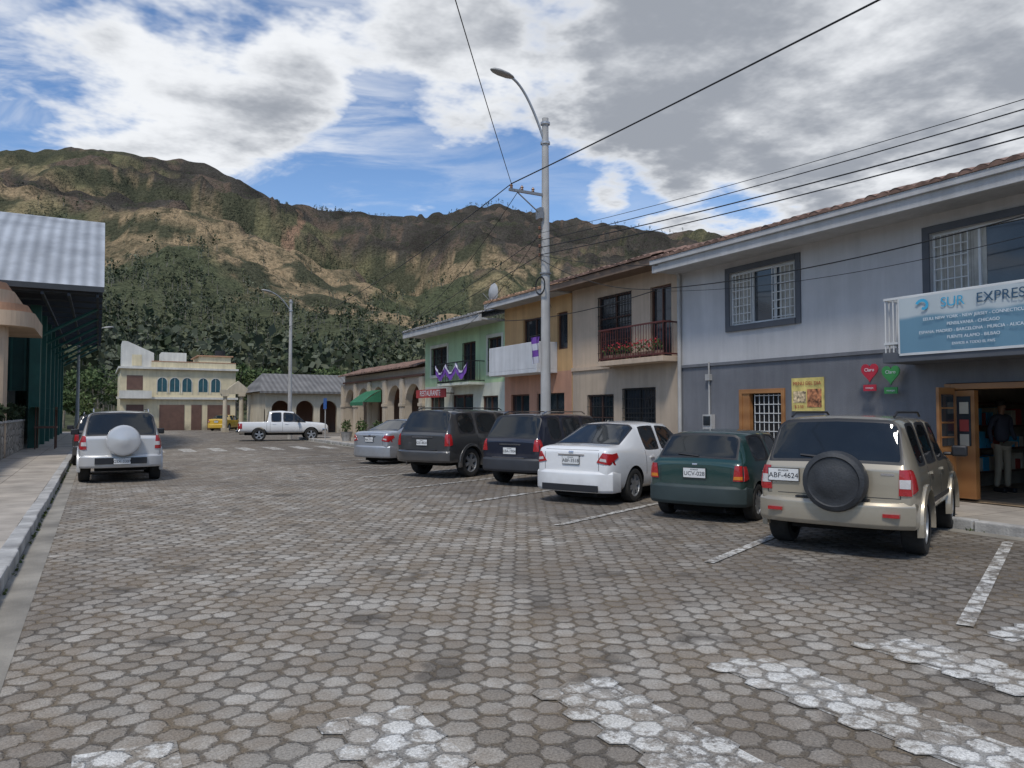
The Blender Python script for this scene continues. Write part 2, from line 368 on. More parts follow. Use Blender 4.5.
# ------------------------------------------------------------------ road, sidewalks
b=B(); b.quad((-60,-40,0),(70,-40,0),(70,74.5,0),(-60,74.5,0)); b.obj('road',road)
def inside(x,y,p):
    c=False;j=len(p)-1
    for i in range(len(p)):
        if (p[i][1]>y)!=(p[j][1]>y) and x<(p[j][0]-p[i][0])*(y-p[i][1])/(p[j][1]-p[i][1])+p[i][0]: c=not c
        j=i
    return c
def marking(regions,name):
    b=B()
    for poly in regions: b.add([(x,y,.004) for x,y in poly],[tuple(range(len(poly)))])
    for m in range(-10,60):
        for n in range(-6,30):
            for k in (0,1):
                cx=(m+.5*(1-k))*HS; cy=(n+.5*(1-k))*1.7320508*HS
                for poly in regions:
                    if inside(cx,cy,poly):
                        vs=[(cx+HS*.575*math.cos(R(30+60*i)),cy+HS*.575*math.sin(R(30+60*i)),.008) for i in range(6)]
                        b.add(vs,[tuple(range(6))]); break
    return b.obj(name,roadp)
bars=[]
for i in range(5):
    xc=.15+1.22*i; y1=4.25-.16*xc; bars.append([(xc-.23,y1-3.6),(xc+.23,y1-3.6),(xc+.23,y1-.03),(xc-.23,y1+.03)])
bars.append([(5.85,2.98),(8.6,2.68),(8.6,2.9),(5.85,3.2)])
marking(bars,'crosswalk_marking')
b=B()
for i in range(8):
    xc=1.0+1.22*i; b.quad((xc-.27,33.8,.004),(xc+.27,33.8,.004),(xc+.27,36.8,.004),(xc-.27,36.8,.004))
b.obj('crosswalk_marking',roadp)
b=B(); HD=R(66.5); ux,uy=math.sin(HD),math.cos(HD)
for Y0 in (3.38,6.16,9.27,12.4,15.4,18.4,21.4,24.4,27.4):
    x0,y0=5.95,Y0; n=(uy*.06,-ux*.06); L_=4.7
    b.quad((x0-n[0],y0-n[1],.012),(x0+n[0],y0+n[1],.012),(x0+ux*L_+n[0],y0+uy*L_+n[1],.012),(x0+ux*L_-n[0],y0+uy*L_-n[1],.012))
b.obj('parking_bay_marking',roadp)
def slab(name,x0,x1,y0,y1,kx,ks):
    b=B(); 
    if ks>0: b.box(kx+.18,x1,y0,y1,-.02,.14)
    else: b.box(x0,kx-.18,y0,y1,-.02,.14)
    b.obj(name,sidew)
    k=B(); y=y0
    while y<y1:
        e=min(y+.995,y1); a,c=(kx,kx+.18) if ks>0 else (kx-.18,kx)
        j=random.uniform(-.008,.008); k.box(a+j,c+j,y,e-.014,-.02,.15+random.uniform(-.006,.006)); y+=1
    k.obj('kerb',kerbm,None,False,.02)
slab('sidewalk',-60,-.75,-40,66,-.75,-1)
slab('sidewalk',10.8,70,-40,46.5,10.8,1)
gut=mat('gutter_concrete',(.25,.23,.195),.9,0,.35,1.5,.4,40)
b=B(); b.quad((-.75,-40,.003),(-.48,-40,.003),(-.48,66,.003),(-.75,66,.003)); b.obj('gutter',gut)
b=B(); b.quad((10.5,-40,.003),(10.8,-40,.003),(10.8,46,.003),(10.5,46,.003)); b.obj('gutter',gut)
b=B()
for _ in range(420):
    y=rng.uniform(1,40); sx=-.74 if rng.random()<.5 else 10.79; s=.012+.02*rng.random()
    leaves(b,(sx+(.02 if sx<0 else -.02),y,.02),(.02,.05,.02),4,s,0,.1)
b.obj('kerb_weeds',foliage('leaf_weed',(.05,.08,.02),(.14,.15,.06)))
# ------------------------------------------------------------------ facade tools (facing -X)
def facade(b,x,y0,y1,z0,z1,ops,mi,depth=.18,rmi=None):
    ys=sorted({y0,y1,*[min(max(o[0],y0),y1) for o in ops],*[min(max(o[1],y0),y1) for o in ops]})
    zs=sorted({z0,z1,*[min(max(o[2],z0),z1) for o in ops],*[min(max(o[3],z0),z1) for o in ops]})
    for a,c in zip(ys[:-1],ys[1:]):
        for d,e in zip(zs[:-1],zs[1:]):
            my,mz=(a+c)/2,(d+e)/2
            if any(o[0]<my<o[1] and o[2]<mz<o[3] for o in ops): continue
            b.quad((x,c,d),(x,a,d),(x,a,e),(x,c,e),mi)
    for o in ops:
        a,c,d,e=o[:4]; d=max(d,z0); e=min(e,z1)
        if d>=e: continue
        rm=mi if rmi is None else rmi; X=x+depth
        b.quad((x,a,d),(X,a,d),(X,a,e),(x,a,e),rm); b.quad((x,c,d),(x,c,e),(X,c,e),(X,c,d),rm)
        if o[3]<=z1+1e-6: b.quad((x,a,e),(X,a,e),(X,c,e),(x,c,e),rm)
        if o[2]>=z0-1e-6: b.quad((x,a,d),(x,c,d),(X,c,d),(X,a,d),rm)
def shell(b,x,xb,y0,y1,z0,z1,mi):
    b.quad((x,y0,z0),(xb,y0,z0),(xb,y0,z1),(x,y0,z1),mi); b.quad((x,y1,z0),(x,y1,z1),(xb,y1,z1),(xb,y1,z0),mi)
    b.quad((xb,y0,z0),(xb,y1,z0),(xb,y1,z1),(xb,y0,z1),mi); b.quad((x,y0,z1),(x,y1,z1),(xb,y1,z1),(xb,y0,z1),mi)
def window(par,x,a,c,d,e,nv=1,nh=0,fm=None,border=None,grille=None,curtain=False,name='window'):
    fm=fm or white; g=B(); X=x+.10; f=.05
    g.quad((X+.02,c,d),(X+.02,a,d),(X+.02,a,e),(X+.02,c,e),0)
    if curtain:
        n=20
        for s0,s1 in ((a+f,a+(c-a)*.28),(c-(c-a)*.28,c-f)):
            for i in range(n):
                t0,t1=s0+(s1-s0)*i/n,s0+(s1-s0)*(i+1)/n; o0,o1=.004*math.sin(i*1.7),.004*math.sin((i+1)*1.7)
                g.quad((X+.012+o0,t1,d+f),(X+.012+o1,t0,d+f),(X+.012+o1,t0,e-f),(X+.012+o0,t1,e-f),1)
    g.obj(name+'_glass',[wglass,MAT['curtain']],par)
    b=B()
    b.box(X-.03,X+.03,a+.002,a+f,d+.002,e-.002); b.box(X-.03,X+.03,c-f,c-.002,d+.002,e-.002)
    b.box(X-.028,X+.028,a+f,c-f,d+.002,d+f); b.box(X-.028,X+.028,a+f,c-f,e-f,e-.002)
    for i in range(nv):
        y=a+(c-a)*(i+1)/(nv+1); b.box(X-.025,X+.025,y-.022,y+.022,d+f,e-f)
    for i in range(nh):
        z=d+(e-d)*(i+1)/(nh+1); b.box(X-.022,X+.022,a+f,c-f,z-.02,z+.02)
    b.obj(name+'_frame',fm,par)
    if border:
        bb=B(); w_=.13; p=.03
        bb.box(x-p,x-.002,a-w_,a-.001,d-w_,e+w_); bb.box(x-p,x-.002,c+.001,c+w_,d-w_,e+w_); bb.box(x-p-.01,x-.002,a-.001,c+.001,e+.001,e+w_); bb.box(x-p-.03,x-.002,a-.001,c+.001,d-w_,d-.001)
        bb.obj(name+'_surround',border,par)
    if grille:
        gm,sp=grille; gb=B(); xx=x-.01
        n=max(2,int((c-a)/sp)); 
        for i in range(n+1):
            y=a+.03+(c-a-.06)*i/n; gb.cyl((xx,y,d+.02),(xx,y,e-.02),.009,n=6)
        m_=max(2,int((e-d)/sp)//2*1)
        for i in range(m_+1):
            z=d+.03+(e-d-.06)*i/m_; gb.cyl((xx-.012,a+.01,z),(xx-.012,c-.01,z),.009,n=6)
        gb.obj('grille',gm,par)
def tileroof(par,x0,x1,y0,y1,z0,z1,name='roof',mt=None,pitch=.24,amp=.055):
    b=B(); ny=int((y1-y0)/pitch)*6; nx=max(2,int(abs(x1-x0)/.4)); vs=[]
    for i in range(nx+1):
        for s in (0,1):
            if i==nx and s: continue
            t=i/nx; x=x0+(x1-x0)*t; z=z0+(z1-z0)*t
            for j in range(ny+1):
                y=y0+(y1-y0)*j/ny; c_=abs(math.sin(math.pi*j/6))
                vs.append((x+ (0.0 if s==0 else .001)+.012*math.sin((j//6)*3.7),y,z+amp*c_+(-.03 if s and i>0 else 0)+.012*math.sin((j//6)*7.1+i)))
    rows=len(vs)//(ny+1)
    fs=[(r*(ny+1)+j,r*(ny+1)+j+1,(r+1)*(ny+1)+j+1,(r+1)*(ny+1)+j) for r in range(rows-1) for j in range(ny)]
    b.add(vs,fs,0)
    vs=[];
    for j in range(ny+1):
        y=y0+(y1-y0)*j/ny; vs+=[(x0,y,z0-.03),(x0,y,z0+amp*abs(math.sin(math.pi*j/6)))]
    b.add(vs,[(2*j,2*j+2,2*j+3,2*j+1) for j in range(ny)],0)
    b.obj(name,mt or tile,par,True)
def railing(par,x,ya,yb,z0,z1,xw,mt,sp=.12,name='railing'):
    b=B()
    for z in (z0+.06,z1): b.box(x-.02,x+.02,ya,yb,z-.02,z+.02); 
    for y in (ya,yb):
        for z in (z0+.06,z1): b.box(x+.02,xw,y-.018,y+.018,z-.018,z+.018)
        n=int((xw-x)/sp)
        for i in range(1,n): b.cyl((x+sp*i,y,z0+.05),(x+sp*i,y,z1),.008,n=6)
    n=int((yb-ya)/sp)
    for i in range(n+1):
        y=ya+(yb-ya)*i/n; b.cyl((x,y,z0),(x,y,z1),.009,n=6)
    b.obj(name,mt,par)
MAT['curtain']=mat('curtain',(.45,.43,.38),.9,0,.2,4)
# ---------------- grey house
g_up=wall('wall_grey_upper',(.49,.48,.475),.09,.08); g_lo=wall('wall_grey_lower',(.165,.168,.18),.14,.12); g_tr=mat('trim_dark_grey',(.085,.09,.10),.7)
soff=wall('soffit_light',(.45,.445,.435),.08,.12)
G=root('grey_two_storey_house')
Xw=13.0
shop=(3.9,7.62,.14,2.18); door2=(11.1,12.4,.14,2.2); win1=(10.78,12.68,3.7,4.95); win2=(4.6,7.85,2.82,4.88)
b=B()
facade(b,Xw,-3,14.43,.14,2.85,[shop,door2],1); facade(b,Xw,-3,14.43,2.85,5.3,[win1,(4.6,7.85,2.85,4.88)],0)
shell(b,Xw,24,-3,14.43,.0,5.3,0); b.box(Xw-.04,Xw-.003,-3,4.9,2.80,2.87,1); b.box(Xw-.04,Xw-.003,7.0,14.43,2.80,2.87,1)
b.obj('walls',[g_up,g_lo],G)
b=B(); b.box(12.28,24,-3.5,14.5,5.22,5.30); b.box(12.16,12.28,-3.5,14.5,5.18,5.50); b.box(12.10,12.16,-3.5,14.52,5.38,5.50)
b.obj('eave',soff,G,False,.008)
tileroof(G,12.08,18.5,-3.5,14.5,5.53,7.4)
window(G,Xw,*win1,nv=2,border=g_tr,curtain=True)
window(G,Xw,*win2,nv=3,border=g_tr,curtain=True)
b=B()
for (a,c) in ((10.84,11.44),(12.05,12.62)):
    for i in range(6): b.cyl((Xw+.02,a+(c-a)*i/5,3.74),(Xw+.02,a+(c-a)*i/5,4.92),.011,n=6)
    for i in range(7): b.cyl((Xw+.01,a,3.78+1.1*i/6),(Xw+.01,c,3.78+1.1*i/6),.011,n=6)
for (a,c) in ((7.2,7.78),):
    for i in range(6): b.cyl((Xw+.02,a+(c-a)*i/5,3.0),(Xw+.02,a+(c-a)*i/5,4.82),.011,n=6)
    for i in range(10): b.cyl((Xw+.01,a,3.02+1.8*i/9),(Xw+.01,c,3.02+1.8*i/9),.011,n=6)
b.obj('window_grilles',white,G)
b=B(); b.box(12.1,Xw-.002,2.6,8.2,2.54,2.72); b.obj('balcony_slab',g_tr,G,False,.01)
b=B()
for z in (2.88,3.66): b.box(12.12,12.16,2.62,8.18,z-.02,z+.02)
for i in range(38): b.cyl((12.14,2.64+5.52*i/37,2.72),(12.14,2.64+5.52*i/37,3.66),.012,n=6)
for z in (2.88,3.66): b.box(12.16,Xw,8.14,8.18,z-.02,z+.02)
for i in range(1,8): b.cyl((12.14+.11*i,8.16,2.72),(12.14+.11*i,8.16,3.66),.012,n=6)
b.obj('balcony_rail',white,G)
banner=root('shop_banner_sign',(0,0,-.09))
bl,N3,bb3=newmat('banner_print'); bco=N3.n('ShaderNodeTexCoord').outputs['Object']; bz=N3.n('ShaderNodeSeparateXYZ',{0:bco}).outputs[2]
bf=N3.m('ADD',bz,N3.mr(N3.noise(bco,.9,2),.3,.7,-.05,.05))
N3.t.links.new(N3.mix(N3.mr(bf,3.36,3.44,0,1,True),(.13,.25,.33),(.45,.50,.51)),bb3.inputs['Base Color']); bb3.inputs['Roughness'].default_value=.6
b=B(); n=40
vs=[];
for i in range(n+1):
    y=3.4+4.45*i/n
    for z in (2.78,3.72): vs.append((12.075+.008*math.sin(i*.9)+(.01 if z<3 else 0),y,z))
b.add(vs,[(2*i+2,2*i,2*i+1,2*i+3) for i in range(n)]); b.obj('banner_sheet',bl,banner)
b=B(); b.box(12.08,12.115,3.38,7.87,2.74,2.78); b.box(12.08,12.115,3.38,7.87,3.72,3.75); b.box(12.08,12.115,7.85,7.885,2.78,3.72); b.obj('banner_frame',white,banner)
navy=mat('ink_navy',(.03,.08,.14),.5); wink=mat('ink_white',(.70,.72,.73),.5); cyan=mat('ink_cyan',(.05,.35,.55),.5)
text('lettering','EXPRESS',(12.055,6.03+.12,3.565),.22,navy,banner,align='CENTER'); text('lettering_light','SUR',(12.055,6.93,3.565),.22,cyan,banner)
for i,tx in enumerate(['EEUU: NEW YORK - NEW JERSEY - CONNECTICUT','PENSILVANIA - CHICAGO','ESPANA: MADRID - BARCELONA - MURCIA - ALICANTE','FUENTE ALAMO - BILBAO','ENVIOS A TODO EL PAIS']):
    text('lettering_small',tx,(12.055,6.62,3.32-.11*i),.071 if i<4 else .06,wink,banner)
b=B()
for k in range(14):
    a0=R(20+k*20);a1=R(40+k*20); r0=.14-.006*k
    b.quad((12.056,7.42+r0*math.cos(a0),3.55+r0*math.sin(a0)),(12.056,7.42+r0*math.cos(a1),3.55+r0*math.sin(a1)),(12.056,7.42+(r0-.05)*math.cos(a1),3.55+(r0-.05)*math.sin(a1)),(12.056,7.42+(r0-.05)*math.cos(a0),3.55+(r0-.05)*math.sin(a0)))
b.obj('logo',cyan,banner)
room=wall('shop_plaster',(.34,.31,.26)); floorm=tiles('shop_floor_tiles',(.40,.29,.18),(.35,.26,.17),.4,.012)
b=B(); 
b.quad((13.18,3.0,.16),(18.0,3.0,.16),(18.0,8.6,.16),(13.18,8.6,.16),1)
b.quad((18,3,.16),(18,8.6,.16),(18,8.6,2.7),(18,3,2.7),0); b.quad((13.18,8.6,.16),(18,8.6,.16),(18,8.6,2.7),(13.18,8.6,2.7),0); b.quad((13.18,3,.16),(18,3,.16),(18,3,2.7),(13.18,3,2.7),0)
b.quad((13.18,3,2.7),(18,3,2.7),(18,8.6,2.7),(13.18,8.6,2.7),0); b.quad((13.0,3.9,.155),(13.2,3.9,.155),(13.2,7.62,.155),(13.0,7.62,.155),1)
b.quad((13.18,7.62,.16),(13.18,8.6,.16),(13.18,8.6,2.7),(13.18,7.62,2.7),0)
b.obj('shop_interior',[room,floorm],G)
b=B()
for z in (.5,.95,1.4,1.85,2.2): b.box(17.0,17.45,3.5,8.2,z-.02,z+.02,0); b.box(14.6,16.9,8.2,8.55,z-.02,z+.02,0)
for y in (3.5,5.0,6.6,8.2): b.box(17.0,17.45,y-.02,y+.02,.16,2.2,0)
b.box(15.4,16.0,3.6,5.6,.16,1.12,0)
for z in (.52,.97,1.42):
    y=3.6
    while y<8.0:
        w_=random.uniform(.08,.22); b.box(17.05,17.35,y,y+w_,z,z+random.uniform(.15,.36),random.choice([1,2,3])); y+=w_+.04
    x=14.65
    while x<16.7:
        w_=random.uniform(.08,.22); b.box(x,x+w_,8.22,8.5,z,z+random.uniform(.15,.36),random.choice([1,2,3])); x+=w_+.04
b.obj('shop_shelves',[wooddk,cyan,mat('box_red',(.35,.05,.04),.6),mat('box_cream',(.5,.45,.35),.6)],G)
b=B(); b.box(12.94,13.16,7.50,7.615,.16,2.17); b.box(12.94,13.16,3.9,7.5,2.07,2.17)
b.obj('door_frame',wood,G,False,.006)
D=root('folding_wood_door'); 
b=B(); a,c,y=12.45,12.93,7.42
b.box(a,c,y,y+.05,.2,2.1,0); b.box(a+.07,c-.07,y-.012,y+.062,1.1,1.98,1); b.box(a+.07,c-.07,y-.008,y+.058,.32,.95,0)
for z in (1.25,1.5,1.75): b.box(a+.06,c-.06,y-.016,y+.066,z-.015,z+.015,0)
b.obj('door_leaf',[wood,wglass],D,False,.004)
b=B(); b.box(13.0,13.12,7.14,7.49,.2,2.05,0); b.box(12.985,13.0,7.2,7.43,1.1,1.95,1)
for z,cix in ((1.75,2),(1.45,3),(1.2,2)): b.box(12.975,12.985,7.23,7.38,z-.1,z+.1,cix)
b.obj('door_leaf_inner',[wood,wglass,bpy.data.materials['box_cream'],bpy.data.materials['box_red']],D)
b=B(); b.box(12.96,13.14,11.1,11.19,.15,2.2); b.box(12.96,13.14,12.31,12.4,.15,2.2); b.box(12.955,13.14,11.19,12.31,2.1,2.2); b.box(12.98,13.1,12.1,12.31,.15,2.1); b.obj('side_door_frame',wood,G,False,.005)
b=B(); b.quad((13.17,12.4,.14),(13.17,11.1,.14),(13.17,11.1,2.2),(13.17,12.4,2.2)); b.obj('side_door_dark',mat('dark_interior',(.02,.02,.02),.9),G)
b=B()
for i in range(7): b.cyl((13.05,11.2+.8*i/6,.2),(13.05,11.2+.8*i/6,2.08),.01,n=6)
for i in range(10): b.cyl((13.04,11.2,.25+1.8*i/9),(13.04,12.0,.25+1.8*i/9),.01,n=6)
b.obj('side_door_grille',white,G)
P=root('yellow_food_poster'); b=B(); b.box(12.96,12.985,10.1,10.9,1.70,2.40,0); b.box(12.953,12.96,10.15,10.5,1.78,2.16,1); b.box(12.953,12.96,10.53,10.85,1.88,2.12,2); b.obj('board',[mat('poster_yellow',(.62,.50,.16),.5,0,.3,6),mat('poster_food',(.40,.16,.07),.6,0,.9,14),mat('poster_dish',(.55,.42,.25),.6,0,.9,16)],P)
text('lettering','MENU DEL DIA',(12.945,10.5,2.28),.105,bpy.data.materials['box_red'],P); text('lettering','$ 2.50',(12.945,10.7,1.79),.09,bpy.data.materials['box_red'],P)
def heart(name,y,zt,col,x):
    P=root(name); b=B(); n=24; pts=[]
    for i in range(n):
        t=2*math.pi*i/n; pts.append((.17*math.sin(t)**3*1.05, (13*math.cos(t)-5*math.cos(2*t)-2*math.cos(3*t)-math.cos(4*t))/17*.21))
    vs=[(x,y+a,zt-.25+c) for a,c in pts]+[(x+.02,y+a,zt-.25+c) for a,c in pts]
    b.add(vs,[tuple(range(n)),tuple(range(2*n-1,n-1,-1))]+[(i,(i+1)%n,n+(i+1)%n,n+i) for i in range(n)],0)
    b.box(x+.02,13.0,y-.015,y+.015,zt-.17,zt-.14,1); b.box(x-.003,x+.018,y-.13,y+.13,zt-.62,zt-.5,0)
    m=mat(name+'_face',col,.4,0,.1); b.obj('panel',[m,blackiron],P,recalc=True); text('lettering','Claro' if 'red' in name else 'CNT',(x-.005,y,zt-.22),.09,wink,P)
    text('lettering','recargas',(x-.007,y,zt-.56),.05,wink,P)
heart('red_phone_credit_sign',8.95,2.70,(.45,.02,.04),12.8); heart('green_phone_credit_sign',8.52,2.64,(.05,.28,.07),12.8)
b=B(); b.box(12.88,12.995,13.2,13.5,1.2,1.62,0); b.box(12.86,12.88,13.24,13.46,1.36,1.58,1); b.cyl((12.96,13.35,1.62),(12.96,13.35,2.9),.022,n=8,mi=0); b.box(12.9,12.995,13.28,13.42,2.45,2.6,0)
b.cyl((12.93,14.36,.15),(12.93,14.36,5.2),.05,n=10,mi=0); b.cyl((12.93,14.36,5.2),(12.2,14.3,5.42),.045,n=10,mi=0)
b.obj('meter_box_and_downpipe',[conc,wglass],G)
# ---------------- tan house
T=root('tan_balcony_house'); tn=wall('wall_tan',(.54,.42,.31)); tn2=wall('wall_tan_lower',(.46,.37,.28))
ops_lo=[(17.25,18.56,.14,2.2),(15.4,16.84,.95,2.35)]; ops_up=[(16.4,18.0,3.12,5.1),(14.75,15.6,3.12,5.05)]
b=B(); X=Xw+.02; facade(b,X,14.43,19.37,.14,3.0,ops_lo,1); facade(b,X,14.43,19.37,3.0,5.5,ops_up,0); shell(b,X,22,14.43,19.37,0,5.5,0); b.box(X-.05,X-.003,17.35,19.37,2.95,3.06,0); b.obj('walls',[tn,tn2],T)
b=B(); b.box(12.5,X-.002,14.5,17.3,2.98,3.12); b.obj('balcony_slab',tn,T,False,.01)
railing(T,12.53,14.52,17.28,3.12,4.0,X,mat('red_brown_iron',(.10,.025,.02),.5),.11)
window(T,X,*ops_up[0],nv=1,nh=2,fm=wooddk,grille=(blackiron,.14)); window(T,X,*ops_up[1],nv=1,nh=1,fm=wooddk)
window(T,X,*ops_lo[1],nv=1,nh=1,fm=blackiron,grille=(blackiron,.12)); window(T,X,*ops_lo[0],nv=1,nh=2,fm=wooddk,grille=(blackiron,.15),name='door')
b=B(); b.box(12.3,22,14.5,19.5,5.50,5.58,0); b.box(12.22,12.3,14.5,19.5,5.44,5.62,0); b.obj('eave',wall('eave_brown',(.22,.16,.12)),T); tileroof(T,12.15,18,14.5,19.5,5.66,7.3)
b=B()
for i in range(9):
    y=14.8+.28*i; b.box(12.56,12.72,y-.09,y+.09,3.13,3.28,2); leaves(b,(12.62,y,3.42),(.13,.15,.16),40,.04,0); leaves(b,(12.56,y,3.5),(.12,.14,.14),14,.035,1)
b.obj('flower_pots',[foliage('leaf_pot',(.03,.06,.02),(.09,.14,.05)),mat('flower_red',(.45,.03,.04),.6),tile],T)
# ---------------- orange house
O=root('orange_balcony_house'); ou=wall('wall_orange',(.56,.35,.17)); ol=wall('wall_salmon',(.50,.27,.18))
ops_lo=[(19.8,21.5,.14,2.3),(22.0,23.3,.14,2.3)]; ops_up=[(20.9,22.4,3.1,4.9),(19.6,20.2,3.7,4.9)]
X=Xw-.01; b=B(); facade(b,X,19.37,23.77,.14,3.0,ops_lo,1); facade(b,X,19.37,23.77,3.0,5.45,ops_up,0); shell(b,X,22,19.37,23.77,0,5.45,0); b.obj('walls',[ou,ol],O)
window(O,X,*ops_up[0],nv=1,nh=1,fm=wooddk); window(O,X,*ops_up[1],nv=0,fm=wooddk); window(O,X,*ops_lo[0],nv=2,nh=3,fm=blackiron,name='gate'); window(O,X,*ops_lo[1],nv=1,nh=2,fm=wooddk,name='door')
b=B(); b.box(12.2,X-.002,20.2,23.5,2.95,3.08); b.box(12.2,12.28,20.2,23.5,3.08,3.95); b.box(12.28,X-.002,20.2,20.28,3.08,3.95); b.box(12.28,X-.002,23.42,23.5,3.08,3.95); b.obj('balcony',wall('balcony_white',(.60,.60,.60)),O,False,.01)
b=B(); b.box(12.3,22,19.52,23.9,5.45,5.55); b.box(12.2,12.3,19.52,23.9,5.40,5.6); b.obj('eave',soff,O); tileroof(O,12.15,18,19.52,23.9,5.62,7.2,mt=mat('clay_tile_orange',(.34,.2,.12),.85,0,.35,3.5))
dish=root('satellite_dish'); b=B(); b.lathe([(.0,.0),(.15,.02),(.28,.07),(.36,.12)],20,(12.2,23.4,5.95),'x',0); b.cyl((12.25,23.4,5.5),(12.25,23.4,5.95),.02,n=8); b.cyl((12.2,23.4,5.65),(11.9,23.4,5.9),.01,n=6); b.obj('dish',mat('dish_grey',(.4,.4,.4),.5),dish,True)
# ---------------- green house
Gr=root('green_house'); gu=wall('wall_green',(.43,.57,.34)); gl=wall('wall_pale_lower',(.56,.57,.48))
ops_lo=[(24.3,25.6,.14,2.3),(26.4,28.4,.14,2.4),(29.2,30.8,.14,2.4)]; ops_up=[(24.0,25.1,3.2,4.5),(28.9,30.6,3.3,4.5),(26.2,27.4,2.95,4.5)]
X=Xw+.0; b=B(); facade(b,X,23.77,31.36,.14,2.8,ops_lo,1); facade(b,X,23.77,31.36,2.8,5.05,ops_up,0); shell(b,X,22,23.77,31.36,0,5.05,0); b.obj('walls',[gu,gl],Gr)
for o in ops_up: window(Gr,X,*o,nv=1,nh=0,fm=wooddk,border=wall('trim_cream',(.6,.6,.5)) if o[2]>3 else None,grille=(blackiron,.2))
for o in ops_lo: window(Gr,X,*o,nv=1,nh=1,fm=wooddk,name='door')
b=B(); b.box(12.1,22,23.9,31.6,5.05,5.12); b.box(12.0,12.1,23.9,31.6,5.0,5.25); b.obj('eave',soff,Gr); tileroof(Gr,11.95,18,23.95,31.6,5.28,6.7,mt=mat('grey_sheet_roof',(.25,.24,.23),.6))
b=B(); b.box(12.3,X-.002,25.4,28.4,2.74,2.84); b.obj('balcony_slab',gl,Gr); railing(Gr,12.32,25.42,28.38,2.84,3.65,X,blackiron,.12)
sg=root('restaurant_sign'); b=B(); b.box(12.5,12.55,28.0,31.2,2.3,2.66,0); b.obj('panel',mat('sign_red',(.40,.05,.05),.5),sg); text('lettering','RESTAURANTE',(12.49,29.6,2.48),.34,wink,sg)
b=B(); b.box(12.55,13,28.2,28.24,2.45,2.49); b.box(12.55,13,31.0,31.04,2.45,2.49); b.obj('brackets',blackiron,sg)
purple=mat('cloth_purple',(.16,.06,.32),.8); wcloth=mat('cloth_white',(.50,.50,.56),.8)
def swag(name,x,ya,yb,z,mt2):
    P=root(name); b=B(); n=30
    for k,(w_,mi) in enumerate(((.30,0),(.05,1))):
        vs=[]
        for i in range(n+1):
            t=i/n; y=ya+(yb-ya)*t; s=.35*abs(math.sin(t*math.pi*3))
            vs+=[(x-.01-.02*k+.02*math.sin(i*2.3),y,z-s+.02),(x-.03-.02*k+.02*math.sin(i*1.9),y,z-s-w_)]
        b.add(vs,[(2*i,2*i+2,2*i+3,2*i+1) for i in range(n)],mi)
    b.obj('cloth',[purple,mt2],P)
swag('purple_bunting',12.26,25.4,28.4,3.6,wcloth); 
P=root('purple_flag'); b=B(); vs=[]
for i in range(9):
    for j in range(9): vs.append((10.56-.05-.26*i/8,17.25+.05*math.sin(i*1.1+j*.4),3.75-.72*j/8-.05*i/8))
b.add(vs,[(i*9+j,i*9+j+1,(i+1)*9+j+1,(i+1)*9+j) for i in range(8) for j in range(8)],0)
for f in range(len(b.f)): b.m[f]=0 if (f%8) in (0,1,4,5) else 1
b.cyl((10.56,17.26,3.8),(10.2,17.26,3.72),.012,n=6,mi=2); b.obj('cloth',[purple,wcloth,blackiron],P,True)
# ---------------- arcade building
A=root('arcade_building'); ac=wall('wall_cream_arcade',(.52,.44,.34)); abr=wall('brick_brown',(.24,.13,.09))
def archwall(b,org,ux_,bays,z0,z1,mi,th=.35,zs=2.0,n=12):
    ox,oy=org; nx_,ny_=-ux_[1],ux_[0]
    def P(s,z,t): return (ox+ux_[0]*s+nx_*t,oy+ux_[1]*s+ny_*t,z)
    for a,c,k in bays:
        if not k:
            for t in (0,th): b.quad(P(a,z0,t),P(c,z0,t),P(c,z1,t),P(a,z1,t),mi)
            for s in (a,c): b.quad(P(s,z0,0),P(s,z0,th),P(s,zs,th),P(s,zs,0),mi)
        else:
            r=(c-a)/2; m=(a+c)/2; rz=min(r,(z1-zs)*.7); ar=[(m-r*math.cos(math.pi*i/n),zs+rz*math.sin(math.pi*i/n)) for i in range(n+1)]
            for (s0,h0),(s1,h1) in zip(ar[:-1],ar[1:]):
                for t in (0,th): b.quad(P(s0,h0,t),P(s1,h1,t),P(s1,z1,t),P(s0,z1,t),mi)
                b.quad(P(s0,h0,0),P(s0,h0,th),P(s1,h1,th),P(s1,h1,0),mi)
    a,c=bays[0][0],bays[-1][1]; b.quad(P(a,z1,0),P(c,z1,0),P(c,z1,th),P(a,z1,th),mi)
bays=[];s=0
while s<12.3:
    bays.append((s,s+.45,0)); bays.append((s+.45,min(s+2.5,12.54),1)); s+=2.5
bays=[x for x in bays if x[1]-x[0]>.2]
b=B(); archwall(b,(13.0,31.36),(0,1),bays,.14,3.75,0,-.35); 
b.quad((15.2,31.36,.14),(15.2,43.9,.14),(15.2,43.9,3.6),(15.2,31.36,3.6),1); b.quad((13,43.9,.14),(20,43.9,.14),(20,43.9,4),(13,43.9,4),0); b.quad((13,31.36,3.7),(20,31.36,3.7),(20,43.9,3.7),(13,43.9,3.7),0)
b.box(12.88,13.0,31.4,44.0,3.35,3.45,1); b.obj('walls',[ac,abr],A)
b=B()
for s in np.arange(0,12.6,2.5): b.box(12.86,12.995,31.4+s,31.4+s+.4,.14,3.3,0); b.box(12.82,12.995,31.36+s,31.44+s+.4,1.95,2.1,0)
for s in np.arange(0,12.3,2.5): b.box(15.05,15.19,31.36+s+.8,31.36+s+2.1,.14,2.4,1)
b.obj('pilasters',[ac,wooddk],A,False,.01)
tileroof(A,12.6,14.0,31.4,44.1,3.8,4.25); b=B(); b.box(14,20,31.4,44.1,3.75,4.15); b.obj('parapet',ac,A)
aw=root('green_awning'); b=B(); vs=[]
